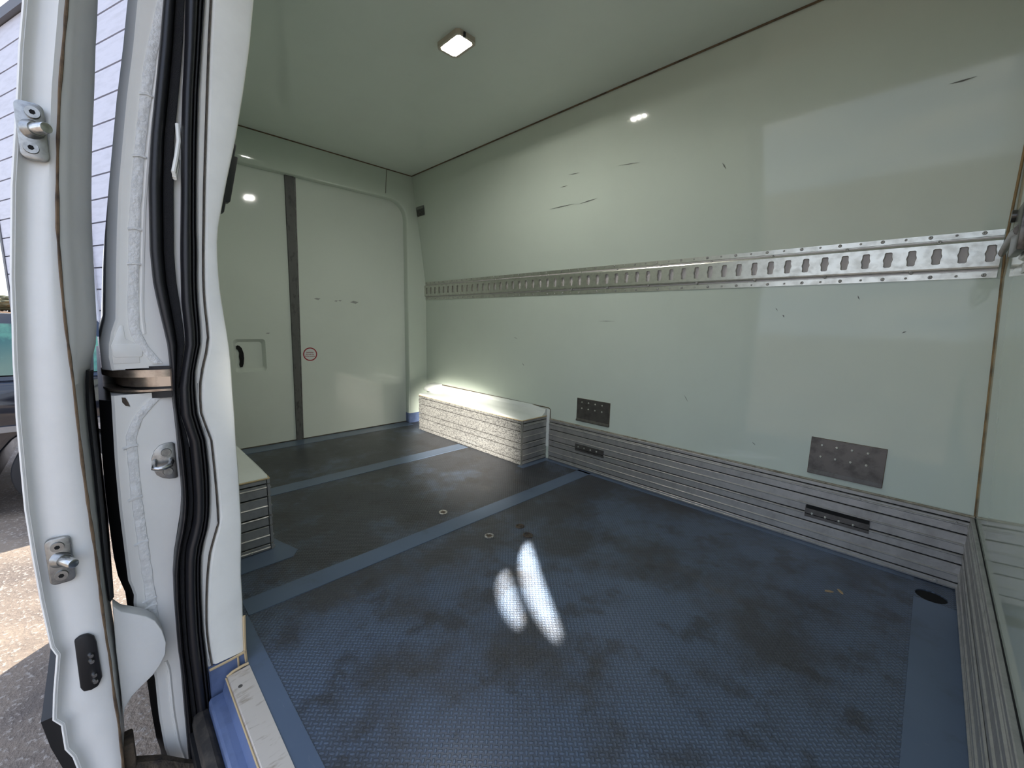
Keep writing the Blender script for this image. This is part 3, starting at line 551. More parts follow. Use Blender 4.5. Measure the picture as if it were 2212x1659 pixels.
LT = 1.60
def leaf(name, label, y0, y1, hole):
    root = empty(name, (L - 0.03, (y0 + y1) / 2, 0.0), label, None, None, 'structure')
    if hole: holed('panel', [(y0, -0.02), (y1, -0.02), (y1, LT), (y0, LT)], [hole], L - 0.03, L, 'x', DOORW, root)
    else: box('panel', L - 0.03, L, y0, y1, -0.02, LT, DOORW, root)
    return root
rec = rrect(0.525, 0.536, 0.158, 0.186, 0.018)
d1 = leaf('door_1', 'left rear door leaf with recessed pull and grey centre strip', 0.22, 0.755, rec)
d2 = leaf('door_2', 'right rear door leaf carrying the round red sticker', 0.765, 1.56, None)
rin = rrect(0.525, 0.536, 0.128, 0.152, 0.016)
n_ = len(rec); vs = [(L, u, v) for u, v in rec] + [(L - 0.022, u, v) for u, v in rin]
pl = mesh('pull_tray', vs, [(i, (i + 1) % n_, n_ + (i + 1) % n_, n_ + i) for i in range(n_)] + [tuple(range(n_, 2 * n_))], DOORW, d1, 25)
prism('handle_slot', [(0.463, 0.588), (0.470, 0.594), (0.480, 0.590), (0.489, 0.578), (0.496, 0.55), (0.497, 0.52), (0.493, 0.49), (0.487, 0.472), (0.476, 0.470), (0.472, 0.486), (0.476, 0.505), (0.473, 0.530), (0.476, 0.552), (0.470, 0.568), (0.463, 0.574)], L - 0.024, L - 0.016, 'x', DARKH, pl)
st = mesh('centre_strip', [(L - .01, 0.738, -0.01), (L - .01, 0.775, -0.01), (L - .01, 0.808, LT), (L - .01, 0.752, LT), (L + .010, 0.742, -0.01), (L + .010, 0.771, -0.01), (L + .010, 0.804, LT), (L + .010, 0.756, LT)],
          [(0, 1, 2, 3), (4, 5, 6, 7), (0, 1, 5, 4), (1, 2, 6, 5), (2, 3, 7, 6), (3, 0, 4, 7)], mat('grey_strip', (0.105, 0.105, 0.10), 0.55, 0.2, color2=(0.05, 0.05, 0.048), c2pos=(0.52, 0.68), vscale=22, stretch=(1, 2, 1)), d1)
mesh('strip_edge', [(L, 0.775, -0.01), (L, 0.782, -0.01), (L, 0.815, LT), (L, 0.808, LT), (L + .004, 0.775, -0.01), (L + .004, 0.782, -0.01), (L + .004, 0.815, LT), (L + .004, 0.808, LT)],
     [(0, 1, 2, 3), (4, 5, 6, 7), (0, 1, 5, 4), (1, 2, 6, 5), (2, 3, 7, 6), (3, 0, 4, 7)], ALUD, d1)
box('threshold_seal', L - 0.01, L + 0.007, 0.27, 1.51, -0.002, 0.006, mat('threshold_grime', (0.10, 0.085, 0.06), 0.8, color2=(0.03, 0.025, 0.02), vscale=20), floor)
for y, z, s in ((0.905, 0.87, .02), (1.02, 0.863, .012), (1.045, 0.866, .012), (1.14, 0.86, .03), (0.30, 1.1, .02), (0.62, 0.66, .012)):
    prism('scuff', [(y - s, z), (y - s * .2, z + s * .35), (y + s, z + .004), (y + s * .3, z - s * .25)], L - .001, L + 0.0006, 'x', mat('faint_scuff', (0.30, 0.31, 0.29), 0.4) if 'faint_scuff' not in bpy.data.materials else bpy.data.materials['faint_scuff'], d1 if y < .75 else d2)

# round sticker
SY, SZ = 0.847, 0.531
sk = empty('round_sticker', (L, SY, SZ), 'round white sticker with red ring and red lettering on rear door', 'sticker')
circ = lambda r, n=40: [(SY + r * math.cos(2 * math.pi * i / n), SZ + r * math.sin(2 * math.pi * i / n)) for i in range(n)]
prism('backing', circ(0.0425), L, L + 0.0006, 'x', STICK, sk)
holed('red_ring', circ(0.0415), [circ(0.0352)], L + 0.0005, L + 0.0011, 'x', RED, sk)
def text(name, s, size, loc, mtx, m, parent, ext=0.0003):
    c = bpy.data.curves.new(name, 'FONT'); c.body = s; c.size = size; c.align_x = 'CENTER'; c.align_y = 'CENTER'; c.extrude = ext; c.resolution_u = 3; c.offset = 0.00012
    o = bpy.data.objects.new(name, c); COL.objects.link(o); o.matrix_world = mtx
    dg = bpy.context.evaluated_depsgraph_get(); me = bpy.data.meshes.new_from_object(o.evaluated_get(dg)); bpy.data.objects.remove(o)
    me.materials.clear(); me.materials.append(m); me.transform(mtx)
    me.transform(Matrix.Translation(Vector(loc) - base_of(parent)))
    return link(bpy.data.objects.new(name, me), parent)
MX = Matrix(((0, 0, 1, 0), (1, 0, 0, 0), (0, 1, 0, 0), (0, 0, 0, 1))) @ Matrix.Rotation(math.radians(-4), 4, 'Z')
for i, s in enumerate(('Interdiction', 'de rouler les', 'portes ouvertes')):
    text('lettering', s, 0.0090, (L + 0.0009, SY - 0.001, SZ + 0.011 - 0.0115 * i), MX, RED, sk)

# ------------------------------------------------------------------ aluminium kick boards
FR = (1.0, 0.93, 0.755, 0.49, 0.35, 0.095, 0.0)
def board_profile(z0, z1, d, bead_at):
    """d = outward distance; profile as (outward, z) with chamfered joints and a raised bead"""
    g = 0.0019; p = [(0.0022, z0 + g), (d - 0.0015, z0 + g), (d, z0 + g + 0.0015)]
    if bead_at:
        zb = z0 + (z1 - z0) * bead_at; p += [(d, zb - 0.0035), (d + 0.003, zb - 0.0012), (d + 0.003, zb + 0.0012), (d, zb + 0.0035)]
    return p + [(d, z1 - g - 0.0015), (d - 0.0015, z1 - g), (0.0022, z1 - g)]
BEADS = (0.5, 0.72, 0.5, 0.86, 0.45, 0.4)
def boards(parent, h, put, m):
    """put(profile) -> builds one plank"""
    for i in range(6):
        z1, z0 = FR[i] * h, FR[i + 1] * h
        put(board_profile(z0, z1, 0.010, BEADS[i] if i else None), m, parent)
bk = empty('baseboard_right', (-0.8, WY, 0), 'scratched aluminium board skirting along the side wall', None, None, 'structure')
def rivet_mesh(name, r, m):
    me = bpy.data.meshes.new(name); bm = bmesh.new(); n = 10; rings = []
    for rr, x in ((1.0, 0.0), (0.92, 0.35), (0.62, 0.55), (0.30, 0.52), (0.26, 0.30)):
        rings.append([bm.verts.new((x * r, rr * r * math.cos(2 * math.pi * k / n), rr * r * math.sin(2 * math.pi * k / n))) for k in range(n)])
    for a, b in zip(rings, rings[1:]):
        for k in range(n): bm.faces.new((a[k], a[(k + 1) % n], b[(k + 1) % n], b[k]))
    bm.faces.new(rings[-1]); bmesh.ops.recalc_face_normals(bm, faces=bm.faces); bm.to_mesh(me); bm.free()
    for p in me.polygons: p.use_smooth = True
    me.materials.append(m); return me
RIV = rivet_mesh('rivet', 0.0052, ALU); RIVS = rivet_mesh('rivet_small', 0.0034, ALU); RIVP = rivet_mesh('rivet_plate', 0.0042, GALV)
def rivet(me, loc, axis, parent, name='rivet'):
    o = bpy.data.objects.new(name, me); link(o, parent); o.location = Vector(loc) - base_of(parent)
    o.rotation_euler = Vector(axis).to_track_quat('X', 'Z').to_euler(); return o
box('joint_backer', -1.584, -0.002, WY - 0.0022, WY, 0.001, KZ - .001, DARKH, bk)
boards(bk, KZ, lambda p, m, par: prism('plank', [(WY - u, z) for u, z in p], -1.585, -0.001, 'x', m, par), ALU)
for x, y, z in KRIV: rivet(RIV, (x, WY - 0.0105, z), (0, -1, 0), bk)
tube('top_sealant', [(-1.585, WY - 0.005, KZ + 0.001), (-0.002, WY - 0.005, KZ + 0.001)], 0.0035, mat('grey_sealant', (0.34, 0.31, 0.24), 0.8, color2=(0.18, 0.15, 0.10), vscale=50), bk, 6)
bkf = empty('baseboard_front', (0, 0.9, 0), 'aluminium board skirting along the bulkhead', None, None, 'structure')
box('joint_backer', -0.0022, 0.0, 0.10, WY - .012, 0.001, KZ - .001, DARKH, bkf)
boards(bkf, KZ, lambda p, m, par: prism('plank', [(-u, z) for u, z in p], 0.10, WY - 0.011, 'y', m, par), ALU)

def wheel_box(name, label, x0, x1, yw, yf, s, m, mend):
    """boxed-in wheel arch: boards on the long face and both ends, moulded white lid"""
    h = 0.243
    root = empty(name, ((x0 + x1) / 2, yw, 0), label, 'wheel box', 'boxed wheel arches')
    a, b = sorted((yf + s * 0.012, yw)); box('core', x0 + 0.012, x1 - 0.012, a, b, 0, h - 0.002, DARKH, root)
    boards(root, h, lambda p, mm, par: prism('plank', [(yf + s * 0.010 - s * u, z) for u, z in p], x0, x1, 'x', mm, par), m)
    for xe, sg in ((x1, 1),):
        boards(root, h, lambda p, mm, par: prism('plank', [(xe - 0.010 + u * sg, z) for u, z in p], min(yf + s * .0105, yw), max(yf + s * .0105, yw), 'y', mm, par), mend)
    y = lambda d: yf + s * d
    w = abs(yw - yf)
    # lid: (distance from the front face, height)
    prof = [(0.002, h + 0.000), (-0.001, h + 0.003), (0.001, h + 0.008), (0.010, h + 0.012), (w * .55, h + 0.014), (w * .8, h + 0.018), (w * .92, h + 0.028), (w - 0.012, h + 0.045), (w - 0.010, h + 0.050), (w, h + 0.050), (w, h)]
    R = []
    for x, k in ((x0 + .002, 1), (x1 - 0.12, 1), (x1 - 0.07, 0.9), (x1 - 0.03, 0.55), (x1 - 0.004, 0.22)):
        R.append([(x, y(d), h + (zz - h) * (k if d < w - .02 else max(k, .78))) for d, zz in prof])
    loft('moulded_lid', R, mat('lid_gloss', (0.72, 0.75, 0.71), 0.16, var=0.04, vscale=8) if 'lid_gloss' not in bpy.data.materials else bpy.data.materials['lid_gloss'], root, 50)
    tube('lid_sealant', [(x0, y(0.001), h + 0.001), (x1 - 0.002, y(0.001), h + 0.001), (x1 + 0.001, y(0.003), h + 0.001), (x1 + 0.001, yw - s * .004, h + 0.001)], 0.0028, bpy.data.materials['cream_sealant'], root, 6)
    return root
wb = wheel_box('wheel_box', 'sunlit aluminium wheel arch box with white lid against side wall', -2.598, -1.609, WY, 1.458, 1, ALUB, ALU)
box('corner_strip', -1.612, -1.6065, 1.455, 1.461, 0, 0.243, GALV, wb)
prism('wall_flange', [(-2.75, 0.245), (-1.583, 0.245), (-1.583, 0.072), (-1.6075, 0.072), (-1.6075, 0.2), (-1.6075, 0.282), (-2.75, 0.290)][::-1] if False else [(-1.6085, 0.072), (-1.5865, 0.072), (-1.5865, 0.284), (-1.6085, 0.285)], WY - 0.006, WY, 'y', bpy.data.materials['lid_gloss'], wb)
tube('flange_sealant', [(-2.62, WY - .002, 0.296), (-1.60, WY - .002, 0.290), (-1.587, WY - .003, 0.284), (-1.5855, WY - .003, 0.232)], 0.0024, SEALANT, wb, 6)
prism('lid_end_cap', [(WY - 0.10, 0.25), (WY - 0.10, 0.275), (WY - 0.07, 0.298), (WY, 0.305), (WY, 0.25)], -2.70, -2.60, 'x', bpy.data.materials['lid_gloss'], wb, 0.01)
wb2 = wheel_box('wheel_box', 'dull aluminium wheel arch box half hidden behind the white pillar', -2.59, -1.592, 0.095, 0.271, -1, ALU, ALU)
rivet(RIVP, (-1.5815, 0.205, 0.014), (1, 0, 0), wb2)
prism('chipped_paint', [(-1.66, 0.258), (-1.60, 0.262), (-1.597, 0.235), (-1.62, 0.228), (-1.65, 0.24)], 0.2565, 0.2572, 'z', mat('chipped_grime', (0.20, 0.15, 0.10), 0.8, color2=(0.5, 0.5, 0.46), vscale=60), wb2) if False else None

# ------------------------------------------------------------------ slotted cargo rail
ry = WY - 0.004
def cargo_rail(root, x0, x1, z0, z1, P):
    """P(along, out, z) -> point; rail face with wavy slots, two grooved flanges"""
    b = base_of(root); zc = (z0 + z1) / 2; hh = (z1 - z0) / 2
    bm = bmesh.new(); pitch = 0.0522; n = int((x1 - x0 - 0.01) / pitch); zi = 0.033
    def slot(cx):
        p = []; W2, Hh = 0.0098, 0.0222
        for sx in (1, -1):
            for k in (-1.0, -0.88, -0.5, -0.34, -0.2, -0.08, 0.08, 0.2, 0.34, 0.5, 0.88, 1.0):
                kk = k * sx; bulge = 0.0027 * math.exp(-(kk / 0.27) ** 2); r = 0.003 if abs(kk) > .95 else 0.0
                p.append((cx + sx * (W2 - 0.0010 + bulge - r), zc + Hh * kk))
        return p
    for i in range(n):
        xa = x1 - pitch * (i + 1); xb = x1 - pitch * i; xa = x0 if i == n - 1 else xa
        cx = x1 - 0.0175 - pitch * i if i else x1 - 0.0185
        cx = min(max(cx, xa + .016), xb - .0175)
        O = [(xa, zc - zi), (xb, zc - zi), (xb, zc + zi), (xa, zc + zi)]; Sl = slot(cx); ed = []
        vO = [bm.verts.new(Vector(P(u, 0.013, v)) - b) for u, v in O]; vS = [bm.verts.new(Vector(P(u, 0.013, v)) - b) for u, v in Sl]
        for vv in (vO, vS): ed += [bm.edges.new((vv[k], vv[(k + 1) % len(vv)])) for k in range(len(vv))]
        bmesh.ops.triangle_fill(bm, edges=ed, use_beauty=True)
        vB = [bm.verts.new(Vector(P(cx + (u - cx) * 0.80, 0.0035, zc + (v - zc) * 0.97)) - b) for u, v in Sl]
        for k in range(len(vS)): bm.faces.new((vS[k], vS[(k + 1) % len(vS)], vB[(k + 1) % len(vS)], vB[k]))
    bmesh.ops.recalc_face_normals(bm, faces=bm.faces)
    me = bpy.data.meshes.new('slotted_face'); bm.to_mesh(me); bm.free(); me.materials.append(GALV); link(bpy.data.objects.new('slotted_face', me), root)
    def long_prism(name, prof, m):
        k = len(prof); vs = [P(x0, o, z) for o, z in prof] + [P(x1, o, z) for o, z in prof]
        mesh(name, vs, [tuple(range(k)), tuple(range(2 * k - 1, k - 1, -1))] + [(i, (i + 1) % k, k + (i + 1) % k, k + i) for i in range(k)], m, root, 20)
    for s in (1, -1):
        z = lambda d: zc + s * d
        long_prism('flange', [(0, z(hh)), (0.004, z(hh)), (0.004, z(0.0465)), (0.002, z(0.0455)), (0.002, z(0.0405)), (0.0115, z(0.0375)), (0.013, z(zi)), (0.011, z(zi)), (0.009, z(0.037)), (0.0, z(0.040))], GALV)
    long_prism('backing', [(0.0, z0 + .02), (0.0032, z0 + .02), (0.0032, z1 - .02), (0.0, z1 - .02)], BACKING)
    return zc, hh, n, pitch
cr_ = empty('cargo_rail', (-1.45, WY, 0.9), 'long galvanised slotted cargo rail running across the side wall', 'cargo rail')
zc, hh, n_s, pitch = cargo_rail(cr_, -2.84, -0.046, 0.902, 1.030, lambda a, o, z: (a, WY - o, z))
for i in range(n_s + 1):
    x = -0.082 - pitch * i
    if x < -2.83: break
    for s in (1, -1):
        rivet(RIV if i % 2 == 0 else RIVS, (x - (0.0 if s > 0 else -.012), WY - 0.004, zc + s * (hh - 0.008)), (0, -1, 0), cr_)
    if i % 4 == 2: rivet(RIV, (x + .02, WY - 0.009, zc + 0.040), (0, -1, 0.3), cr_, 'weld_spot'); rivet(RIV, (x - .03, WY - 0.009, zc - 0.040), (0, -1, -0.3), cr_, 'weld_spot')
cr2 = empty('cargo_rail', (-0.03, 0.8, 0.87), 'short end of a slotted cargo rail on the bulkhead beside the hook', 'cargo rail')
cargo_rail(cr2, -1.23, -0.3, 0.872, 1.000, lambda a, o, z: (bulk_x(.93) - 0.0005 - o * .6, -a, z))
hk = empty('tie_hook', (-0.05, 1.4, 0.93), 'dark steel tie-down hook lever at the right edge over the rail', 'hook')
HK = mat('worn_hook_steel', (0.10, 0.095, 0.085), 0.3, 0.7, color2=(0.03, 0.028, 0.026), vscale=40)
tube('hook_lever', [(-0.0475, 1.604, 0.954), (-0.049, 1.585, 0.957), (-0.050, 1.48, 0.961), (-0.0515, 1.36, 0.961), (-0.054, 1.25, 0.955), (-0.056, 1.15, 0.945)], [0.0045, 0.007, 0.0075, 0.0085, 0.010, 0.010], HK, hk, 10)
cyl('pivot', (-0.047, 1.235, 0.985), (-0.066, 1.235, 0.985), 0.012, 0.012, HK, hk, 14)
prism('hook_body', [(1.24, 0.905), (1.25, 0.945), (1.22, 0.995), (1.12, 0.995), (1.12, 0.905)], -0.060, -0.047, 'x', HK, hk, 0.003)

# ------------------------------------------------------------------ riveted plates
def wplate(label, x0, x1, z0, z1, rows, y, lip, grp):
    root = empty('riveted_plate', ((x0 + x1) / 2, y, z0), label, 'metal plate', grp)
    prism('plate', [(y, z0), (y - 0.003 - lip, z0), (y - 0.003 - lip, z0 + 0.004), (y - 0.003, z0 + 0.014 if lip else z0 + .004), (y - 0.003, z1), (y, z1)], x0, x1, 'x', PLATE, root)
    if lip: tube('edge_sealant', [(x0, y - .001, z0), (x0, y - .001, z1), (x1, y - .001, z1), (x1, y - .001, z0)], 0.0016, SEALANT, root, 6)
    n = 4
    for fz_ in rows:
        for i in range(n): rivet(RIVP, (x0 + (x1 - x0) * (0.16 + 0.205 * i if lip else 0.12 + 0.215 * i), y - 0.003, z0 + (z1 - z0) * fz_), (0, -1, 0), root)
    return root
wplate('dark wall plate with eight rivets beside the sunlit wheel box', -1.408, -1.213, 0.256, 0.374, (0.85, 0.58), WY, 0.006, 'eight-rivet wall plates')
wplate('dark wall plate with eight rivets and scratched lip beside the bulkhead', -0.403, -0.206, 0.255, 0.382, (0.82, 0.50), WY, 0.006, 'eight-rivet wall plates')
kp1 = wplate('narrow four-rivet plate in the skirting boards near the wheel box', -1.402, -1.228, 0.097, 0.134, (0.62,), WY - 0.010, 0.0, 'four-rivet skirting plates')
kp2 = wplate('narrow four-rivet dark plate in the skirting boards near the bulkhead', -0.394, -0.219, 0.097, 0.138, (0.36,), WY - 0.010, 0.0, 'four-rivet skirting plates')
prism('slot_shade_strip', [(WY - 0.0135, 0.128), (WY - 0.0132, 0.138), (WY - 0.010, 0.140), (WY - 0.010, 0.128)], -0.392, -0.221, 'x', DARKH, kp2)  # black strip painting the shade along the top of the inset plate

# data plate on the upper wall
n_up = wn
dpr = empty('data_plate', (-2.77, far_y(1.517), 1.517), 'small dark data plate riveted high on the wall by the rear frame', 'data plate')
def up(x, z, o): return (x, far_y(z) - o, z)
def slab(name, x0, x1, z0, z1, o0, o1, m, parent):
    v = [up(x0, z0, o0), up(x1, z0, o0), up(x1, z1, o0), up(x0, z1, o0), up(x0, z0, o1), up(x1, z0, o1), up(x1, z1, o1), up(x0, z1, o1)]
    return mesh(name, v, [(0, 3, 2, 1), (4, 5, 6, 7), (0, 1, 5, 4), (1, 2, 6, 5), (2, 3, 7, 6), (3, 0, 4, 7)], m, parent)
slab('plate', -2.80, -2.705, 1.470, 1.532, 0, 0.002, ALUD, dpr)
slab('header_field', -2.796, -2.709, 1.515, 1.529, 0.0015, 0.0026, mat('plate_grey', (0.16, 0.17, 0.15), 0.5), dpr)
for i in range(4): slab('text_field', -2.793, -2.712 - 0.012 * (i % 2), 1.477 + 0.009 * i, 1.481 + 0.009 * i, 0.0015, 0.0026, mat('plate_line', (0.045, 0.045, 0.04), 0.5) if i == 0 else bpy.data.materials['plate_line'], dpr)
for x in (-2.797, -2.708):
    for z in (1.473, 1.529): rivet(RIVS, up(x, z, 0.002), (0, -1, -.15), dpr)

# dark grab handle behind the pillar, on the left wall
gh = empty('grab_handle', (-1.5, 0.16, 0.95), 'long dark grey grab handle on the left wall behind the white pillar', 'handle')
HB = mat('dark_handle', (0.035, 0.036, 0.038), 0.4)
def hx(z): return 0.168 + (z - 1.0) * 0.215
for nm, z0, z1, d in (('grip', 1.04, 1.155, 0.012), ('upper_foot', 1.150, 1.185, 0.004), ('lower_foot', 1.012, 1.046, 0.003)):
    mesh(nm, [(-1.47, hx(z0) - .03, z0), (-1.44, hx(z0) - .03, z0), (-1.44, hx(z0) + d, z0), (-1.47, hx(z0) + d, z0), (-1.47, hx(z1) - .03, z1), (-1.44, hx(z1) - .03, z1), (-1.44, hx(z1) + d, z1), (-1.47, hx(z1) + d, z1)],
         [(0, 3, 2, 1), (4, 5, 6, 7), (0, 1, 5, 4), (1, 2, 6, 5), (2, 3, 7, 6), (3, 0, 4, 7)], HB, gh, True, 0.004)

# ------------------------------------------------------------------ ceiling lamp
lp = empty('ceiling_lamp', (-1.46, 0.914, H), 'small rectangular LED lamp glowing on the ceiling', 'lamp')
fr = [(-0.063, 0.042), (-0.050, 0.042)]
def chamfer(w, h, c): return [(-1.46 + x, 0.914 + y) for x, y in ((-w + c, -h), (w - c, -h), (w, -h + c), (w, h - c), (w - c, h), (-w + c, h), (-w, h - c), (-w, -h + c))]
FRM = mat('lamp_frame', (0.42, 0.38, 0.30), 0.35)
holed('frame', chamfer(0.064, 0.044, 0.012), [chamfer(0.054, 0.034, 0.008)], H - 0.015, H, 'z', FRM, lp)
prism('reflector', chamfer(0.0545, 0.0345, 0.008), H - 0.006, H - 0.004, 'z', mat('lamp_reflector', (0.6, 0.62, 0.66), 0.3, 0.3), lp)
LEDM = mat('led', (1, 1, 1), 0.5, emit=(1.0, 0.98, 0.93), estr=LED)
led0 = None
for i in range(3):
    for j in range(2):
        x = -1.46 + (i - 1) * 0.034; y = 0.914 + (j - 0.5) * 0.032
        cyl('led', (x, y, H - 0.0058), (x, y, H - 0.0095), 0.0055, 0.0048, LEDM, lp, 10)
box('switch', -1.402, -1.392, 0.895, 0.903, H - 0.019, H - 0.004, BLACKP, lp, 0.001)

# ------------------------------------------------------------------ sealant joints of the room
def seam(name, pts, r, label):
    o = tube(name, pts, r, SEALANT, None, 6); return tag(o, label, None, None, 'structure')
seam('trim_4', [(LF, WT, H - .001), (-0.04, WT, H - .001)], 0.0042, 'brown sealant joint between ceiling and side wall')
seam('trim_5', [(LF + .001, 0.2, H - .001), (LF + .001, WT, H - .001)], 0.0042, 'brown sealant joint between ceiling and rear frame')
OLD = SEALANT; SEALANT = OCHRE
seam('trim_6', [(bulk_x(z) - .001, far_y(z) - .001, z) for z in (KZ, 0.4, 0.7, 0.9, 1.0, 1.3, H)], 0.0028, 'brown sealant joint in the bulkhead corner')

# ------------------------------------------------------------------ outside
GZ = -0.65
GM = mat('sandy_asphalt', (0.30, 0.235, 0.175), 0.85, color2=(0.15, 0.12, 0.10), c2pos=(0.42, 0.6), vscale=1.1, bump=0.5, bscale=70)
t = GM.node_tree; b_ = t.nodes['Principled BSDF']; src = b_.inputs['Base Color'].links[0].from_socket
g_ = [n for n in t.nodes if n.type == 'NEW_GEOMETRY'][0]
nn = N(t, 'ShaderNodeTexNoise'); nn.inputs['Scale'].default_value = 70; nn.inputs['Detail'].default_value = 3; t.links.new(g_.outputs['Position'], nn.inputs[0])
rr = N(t, 'ShaderNodeValToRGB'); rr.color_ramp.elements[0].position = 0.57; rr.color_ramp.elements[1].position = 0.66; t.links.new(nn.outputs[0], rr.inputs[0])
mm = N(t, 'ShaderNodeMixRGB'); mm.inputs[2].default_value = (0.42, 0.36, 0.30, 1); t.links.new(rr.outputs[0], mm.inputs[0]); t.links.new(src, mm.inputs[1]); t.links.new(mm.outputs[0], b_.inputs['Base Color'])
ground = box('ground', -120, 60, -90, 90, GZ - 0.2, GZ, GM); tag(ground, 'sandy grey asphalt yard outside the van', None, None, 'structure')
under = box('underbody', L - 0.05, 1.2, 0.10, 1.65, GZ + 0.28, -0.31, BLACKP); tag(under, 'dark underside of the van below the cargo floor', 'van underbody')

# grey clad building behind
Bc = Vector((-14.1, -1.3, 0)); bd = Vector((0.94, 0.34, 0)).normalized(); bn = Vector((bd.y, -bd.x, 0))
bg_ = empty('clad_building', (Bc.x, Bc.y, GZ), 'pale grey building clad in wide horizontal boards behind the van', 'building')
CLAD = mat('grey_cladding', (0.60, 0.60, 0.66), 0.5, var=0.12, vscale=2.5, stretch=(1, 1, 6))
BT = 5.87; nb = 18; bh = (BT - GZ) / nb; BL = 7.0
def bpt(s, o, z): return Bc + bd * s + bn * o + Vector((0, 0, z))
def bbox(name, s0, s1, o0, o1, z0, z1, m):
    v = [bpt(s0, o0, z0), bpt(s1, o0, z0), bpt(s1, o1, z0), bpt(s0, o1, z0), bpt(s0, o0, z1), bpt(s1, o0, z1), bpt(s1, o1, z1), bpt(s0, o1, z1)]
    return mesh(name, v, [(0, 3, 2, 1), (4, 5, 6, 7), (0, 1, 5, 4), (1, 2, 6, 5), (2, 3, 7, 6), (3, 0, 4, 7)], m, bg_)
bbox('core', 0.05, BL, -3.0, -0.02, GZ, BT - 0.05, mat('joint_dark', (0.16, 0.16, 0.18), 0.8))
for i in range(nb): bbox('cladding_board', 0.0, BL, -0.03, 0.02, GZ + bh * i + 0.012, GZ + bh * (i + 1) - 0.012, CLAD)
bbox('roof_edge', -0.1, BL, -3.1, 0.10, BT, BT + 0.16, mat('roof_flashing', (0.09, 0.09, 0.10), 0.5))
bbox('corner_trim', -0.06, 0.04, -0.06, 0.035, GZ, BT, bpy.data.materials['roof_flashing'])
q = 3.86
tube('drain_pipe', [bpt(q, 0.06, GZ), bpt(q, 0.06, 4.6)], 0.028, mat('pipe_white', (0.7, 0.7, 0.72), 0.5), bg_, 8)

# trees and bank far behind
TG = mat('dry_foliage', (0.085, 0.085, 0.045), 0.9, color2=(0.16, 0.13, 0.065), vscale=1.5, bump=0.6, bscale=4)
BARK = mat('bark', (0.08, 0.06, 0.045), 0.9)
bank = mesh('earth_bank', [(-75, -30, GZ), (-62, -30, GZ), (-66, -30, 0.55), (-75, -30, 0.75), (-75, 20, GZ), (-62, 20, GZ), (-66, 20, 0.55), (-75, 20, 0.75)], [(0, 1, 2, 3), (4, 7, 6, 5), (1, 5, 6, 2), (2, 6, 7, 3), (0, 3, 7, 4), (0, 4, 5, 1)], mat('earth', (0.38, 0.22, 0.12), 0.9, var=0.3, vscale=0.5)); tag(bank, 'low bank of orange earth below the far trees', None, None, 'structure')
for i, (x, y, s, lab) in enumerate(((-71, -6.6, 1.2, 'dry green tree on the far bank nearest the left edge'), (-71, -1.6, 1.3, 'dry green tree on the far bank hidden mostly by the door'), (-71, -12.2, 1.4, 'dry green tree on the far bank beyond the left edge'))):
    tr = empty('tree', (x, y, 0.6), lab, 'tree', 'trees on the far bank')
    me = bpy.data.meshes.new('crown'); bm = bmesh.new(); bmesh.ops.create_icosphere(bm, subdivisions=4, radius=1.0)
    from mathutils import noise as mn
    for v in bm.verts:
        d = 1 + 0.35 * mn.noise(v.co * 2.3 + Vector((i * 7, 0, 0))) + 0.16 * mn.noise(v.co * 7 + Vector((0, i * 5, 0)))
        v.co = Vector((v.co.x * 1.35 * s * d, v.co.y * 1.5 * s * d, 0.95 + v.co.z * 0.62 * s * d))
    bm.to_mesh(me); bm.free(); me.materials.append(TG); link(bpy.data.objects.new('crown', me), tr)
    cyl('trunk', (x, y, 0.5), (x, y, 1.3), 0.12, 0.09, BARK, tr, 8)

# dark parked car, side on, behind the van
CX = -4.45
car = empty('parked_car', (CX, -1.2, GZ), 'dark parked car side-on behind the open sliding door', 'car')
CP = mat('dark_car_paint', (0.012, 0.014, 0.022), 0.12, coat=0.8)
CG = mat('tinted_glass', (0.05, 0.13, 0.10), 0.03, spec=0.8, color2=(0.10, 0.30, 0.20), vscale=1.6, c2pos=(0.5, 0.56))
def cz(h): return GZ + h
wy1, wy2, wr_ = -0.30, -2.95, 0.285
low = [(-3.75, 0.30), (-3.80, 0.55), (-3.65, 0.78), (-2.75, 0.93), (0.35, 0.95), (0.52, 0.80), (0.55, 0.45), (0.50, 0.28)]
def arch(c): return [(c + 0.36 * math.cos(math.radians(a)), wr_ + 0.36 * math.sin(math.radians(a))) for a in range(0, 181, 15)]
prof = low + [(wy1 + .36, 0.24)] + arch(wy1) + [(wy1 - .36, 0.22), (wy2 + .36, 0.22)] + arch(wy2) + [(wy2 - .36, 0.24)]
prism('body', [(y, cz(h)) for y, h in prof], CX, CX - 1.72, 'x', CP, car, 0.035)
prism('shoulder_trim', [(-3.6, cz(0.60)), (0.53, cz(0.60)), (0.53, cz(0.64)), (-3.6, cz(0.64))], CX, CX + 0.012, 'x', mat('chrome_trim', (0.35, 0.36, 0.38), 0.25, 0.8), car)
gh_ = [(-2.75, 0.93), (-2.05, 1.32), (-1.2, 1.40), (-0.1, 1.38), (0.25, 0.95)]
vs = [(CX - 0.03, y, cz(h)) if h < 1 else (CX - 0.20, y, cz(h)) for y, h in gh_] + [(CX - 1.69, y, cz(h)) if h < 1 else (CX - 1.52, y, cz(h)) for y, h in gh_]
mesh('roof', vs, [(0, 1, 2, 3, 4), (9, 8, 7, 6, 5)] + [(i, (i + 1) % 5, 5 + (i + 1) % 5, 5 + i) for i in range(5)], CP, car)
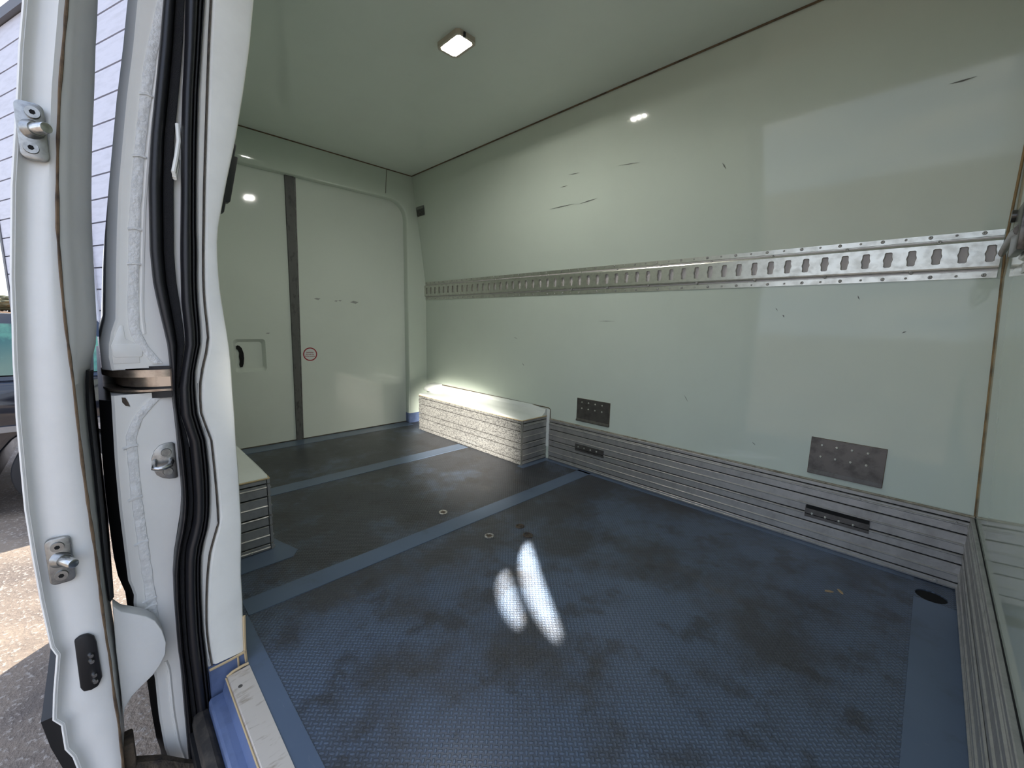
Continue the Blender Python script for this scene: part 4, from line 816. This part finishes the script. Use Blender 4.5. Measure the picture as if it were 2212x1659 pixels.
def sidepane(pts):
    f = lambda h, o: CX - 0.03 - 0.17 * max(0.0, (h - 0.95)) / 0.43 + o
    n = len(pts); mesh('side_window', [(f(h, 0.012), y, cz(h)) for y, h in pts] + [(f(h, -0.004), y, cz(h)) for y, h in pts], [tuple(range(n)), tuple(range(2 * n - 1, n - 1, -1))] + [(i, (i + 1) % n, n + (i + 1) % n, n + i) for i in range(n)], CG, car)
sidepane([(-2.45, 0.98), (-1.35, 0.98), (-1.35, 1.32), (-1.95, 1.29)]); sidepane([(-1.28, 0.98), (-0.42, 0.98), (-0.42, 1.32), (-1.28, 1.33)]); sidepane([(-0.36, 0.98), (0.13, 0.98), (-0.14, 1.30), (-0.36, 1.31)])
for c in (wy1, wy2):
    w = cyl('wheel', (CX - 0.20, c, cz(wr_)), (CX + 0.02, c, cz(wr_)), wr_, wr_, mat('tyre', (0.018, 0.018, 0.02), 0.7) if 'tyre' not in bpy.data.materials else bpy.data.materials['tyre'], car, 36, True, 0.02)
    cyl('rim', (CX + 0.015, c, cz(wr_)), (CX + 0.028, c, cz(wr_)), 0.19, 0.17, ALU, w, 24)
    for k in range(5):
        a = 2 * math.pi * k / 5; cyl('spoke_gap', (CX + 0.02, c + 0.10 * math.cos(a), cz(wr_) + 0.10 * math.sin(a)), (CX + 0.031, c + 0.10 * math.cos(a), cz(wr_) + 0.10 * math.sin(a)), 0.035, 0.035, DARKH, w, 10)

WOOD = mat('pale_wood', (0.42, 0.30, 0.17), 0.8)
for (x, y, r, lab) in ((-0.272, 1.363, 0.5, 'tiny pale wood chip on the floor, the left of two by the drain'), (-0.248, 1.386, -0.9, 'tiny pale wood sliver on the floor, the right of two by the drain')):
    ch = prism('wood_chip', [(x + math.cos(r) * u - math.sin(r) * v, y + math.sin(r) * u + math.cos(r) * v) for u, v in ((-.011, -.002), (.004, -.0035), (.012, 0), (.003, .0035), (-.009, .002))], 0.0001, 0.003, 'z', WOOD); tag(ch, lab, 'wood chip', 'wood chips on the floor')
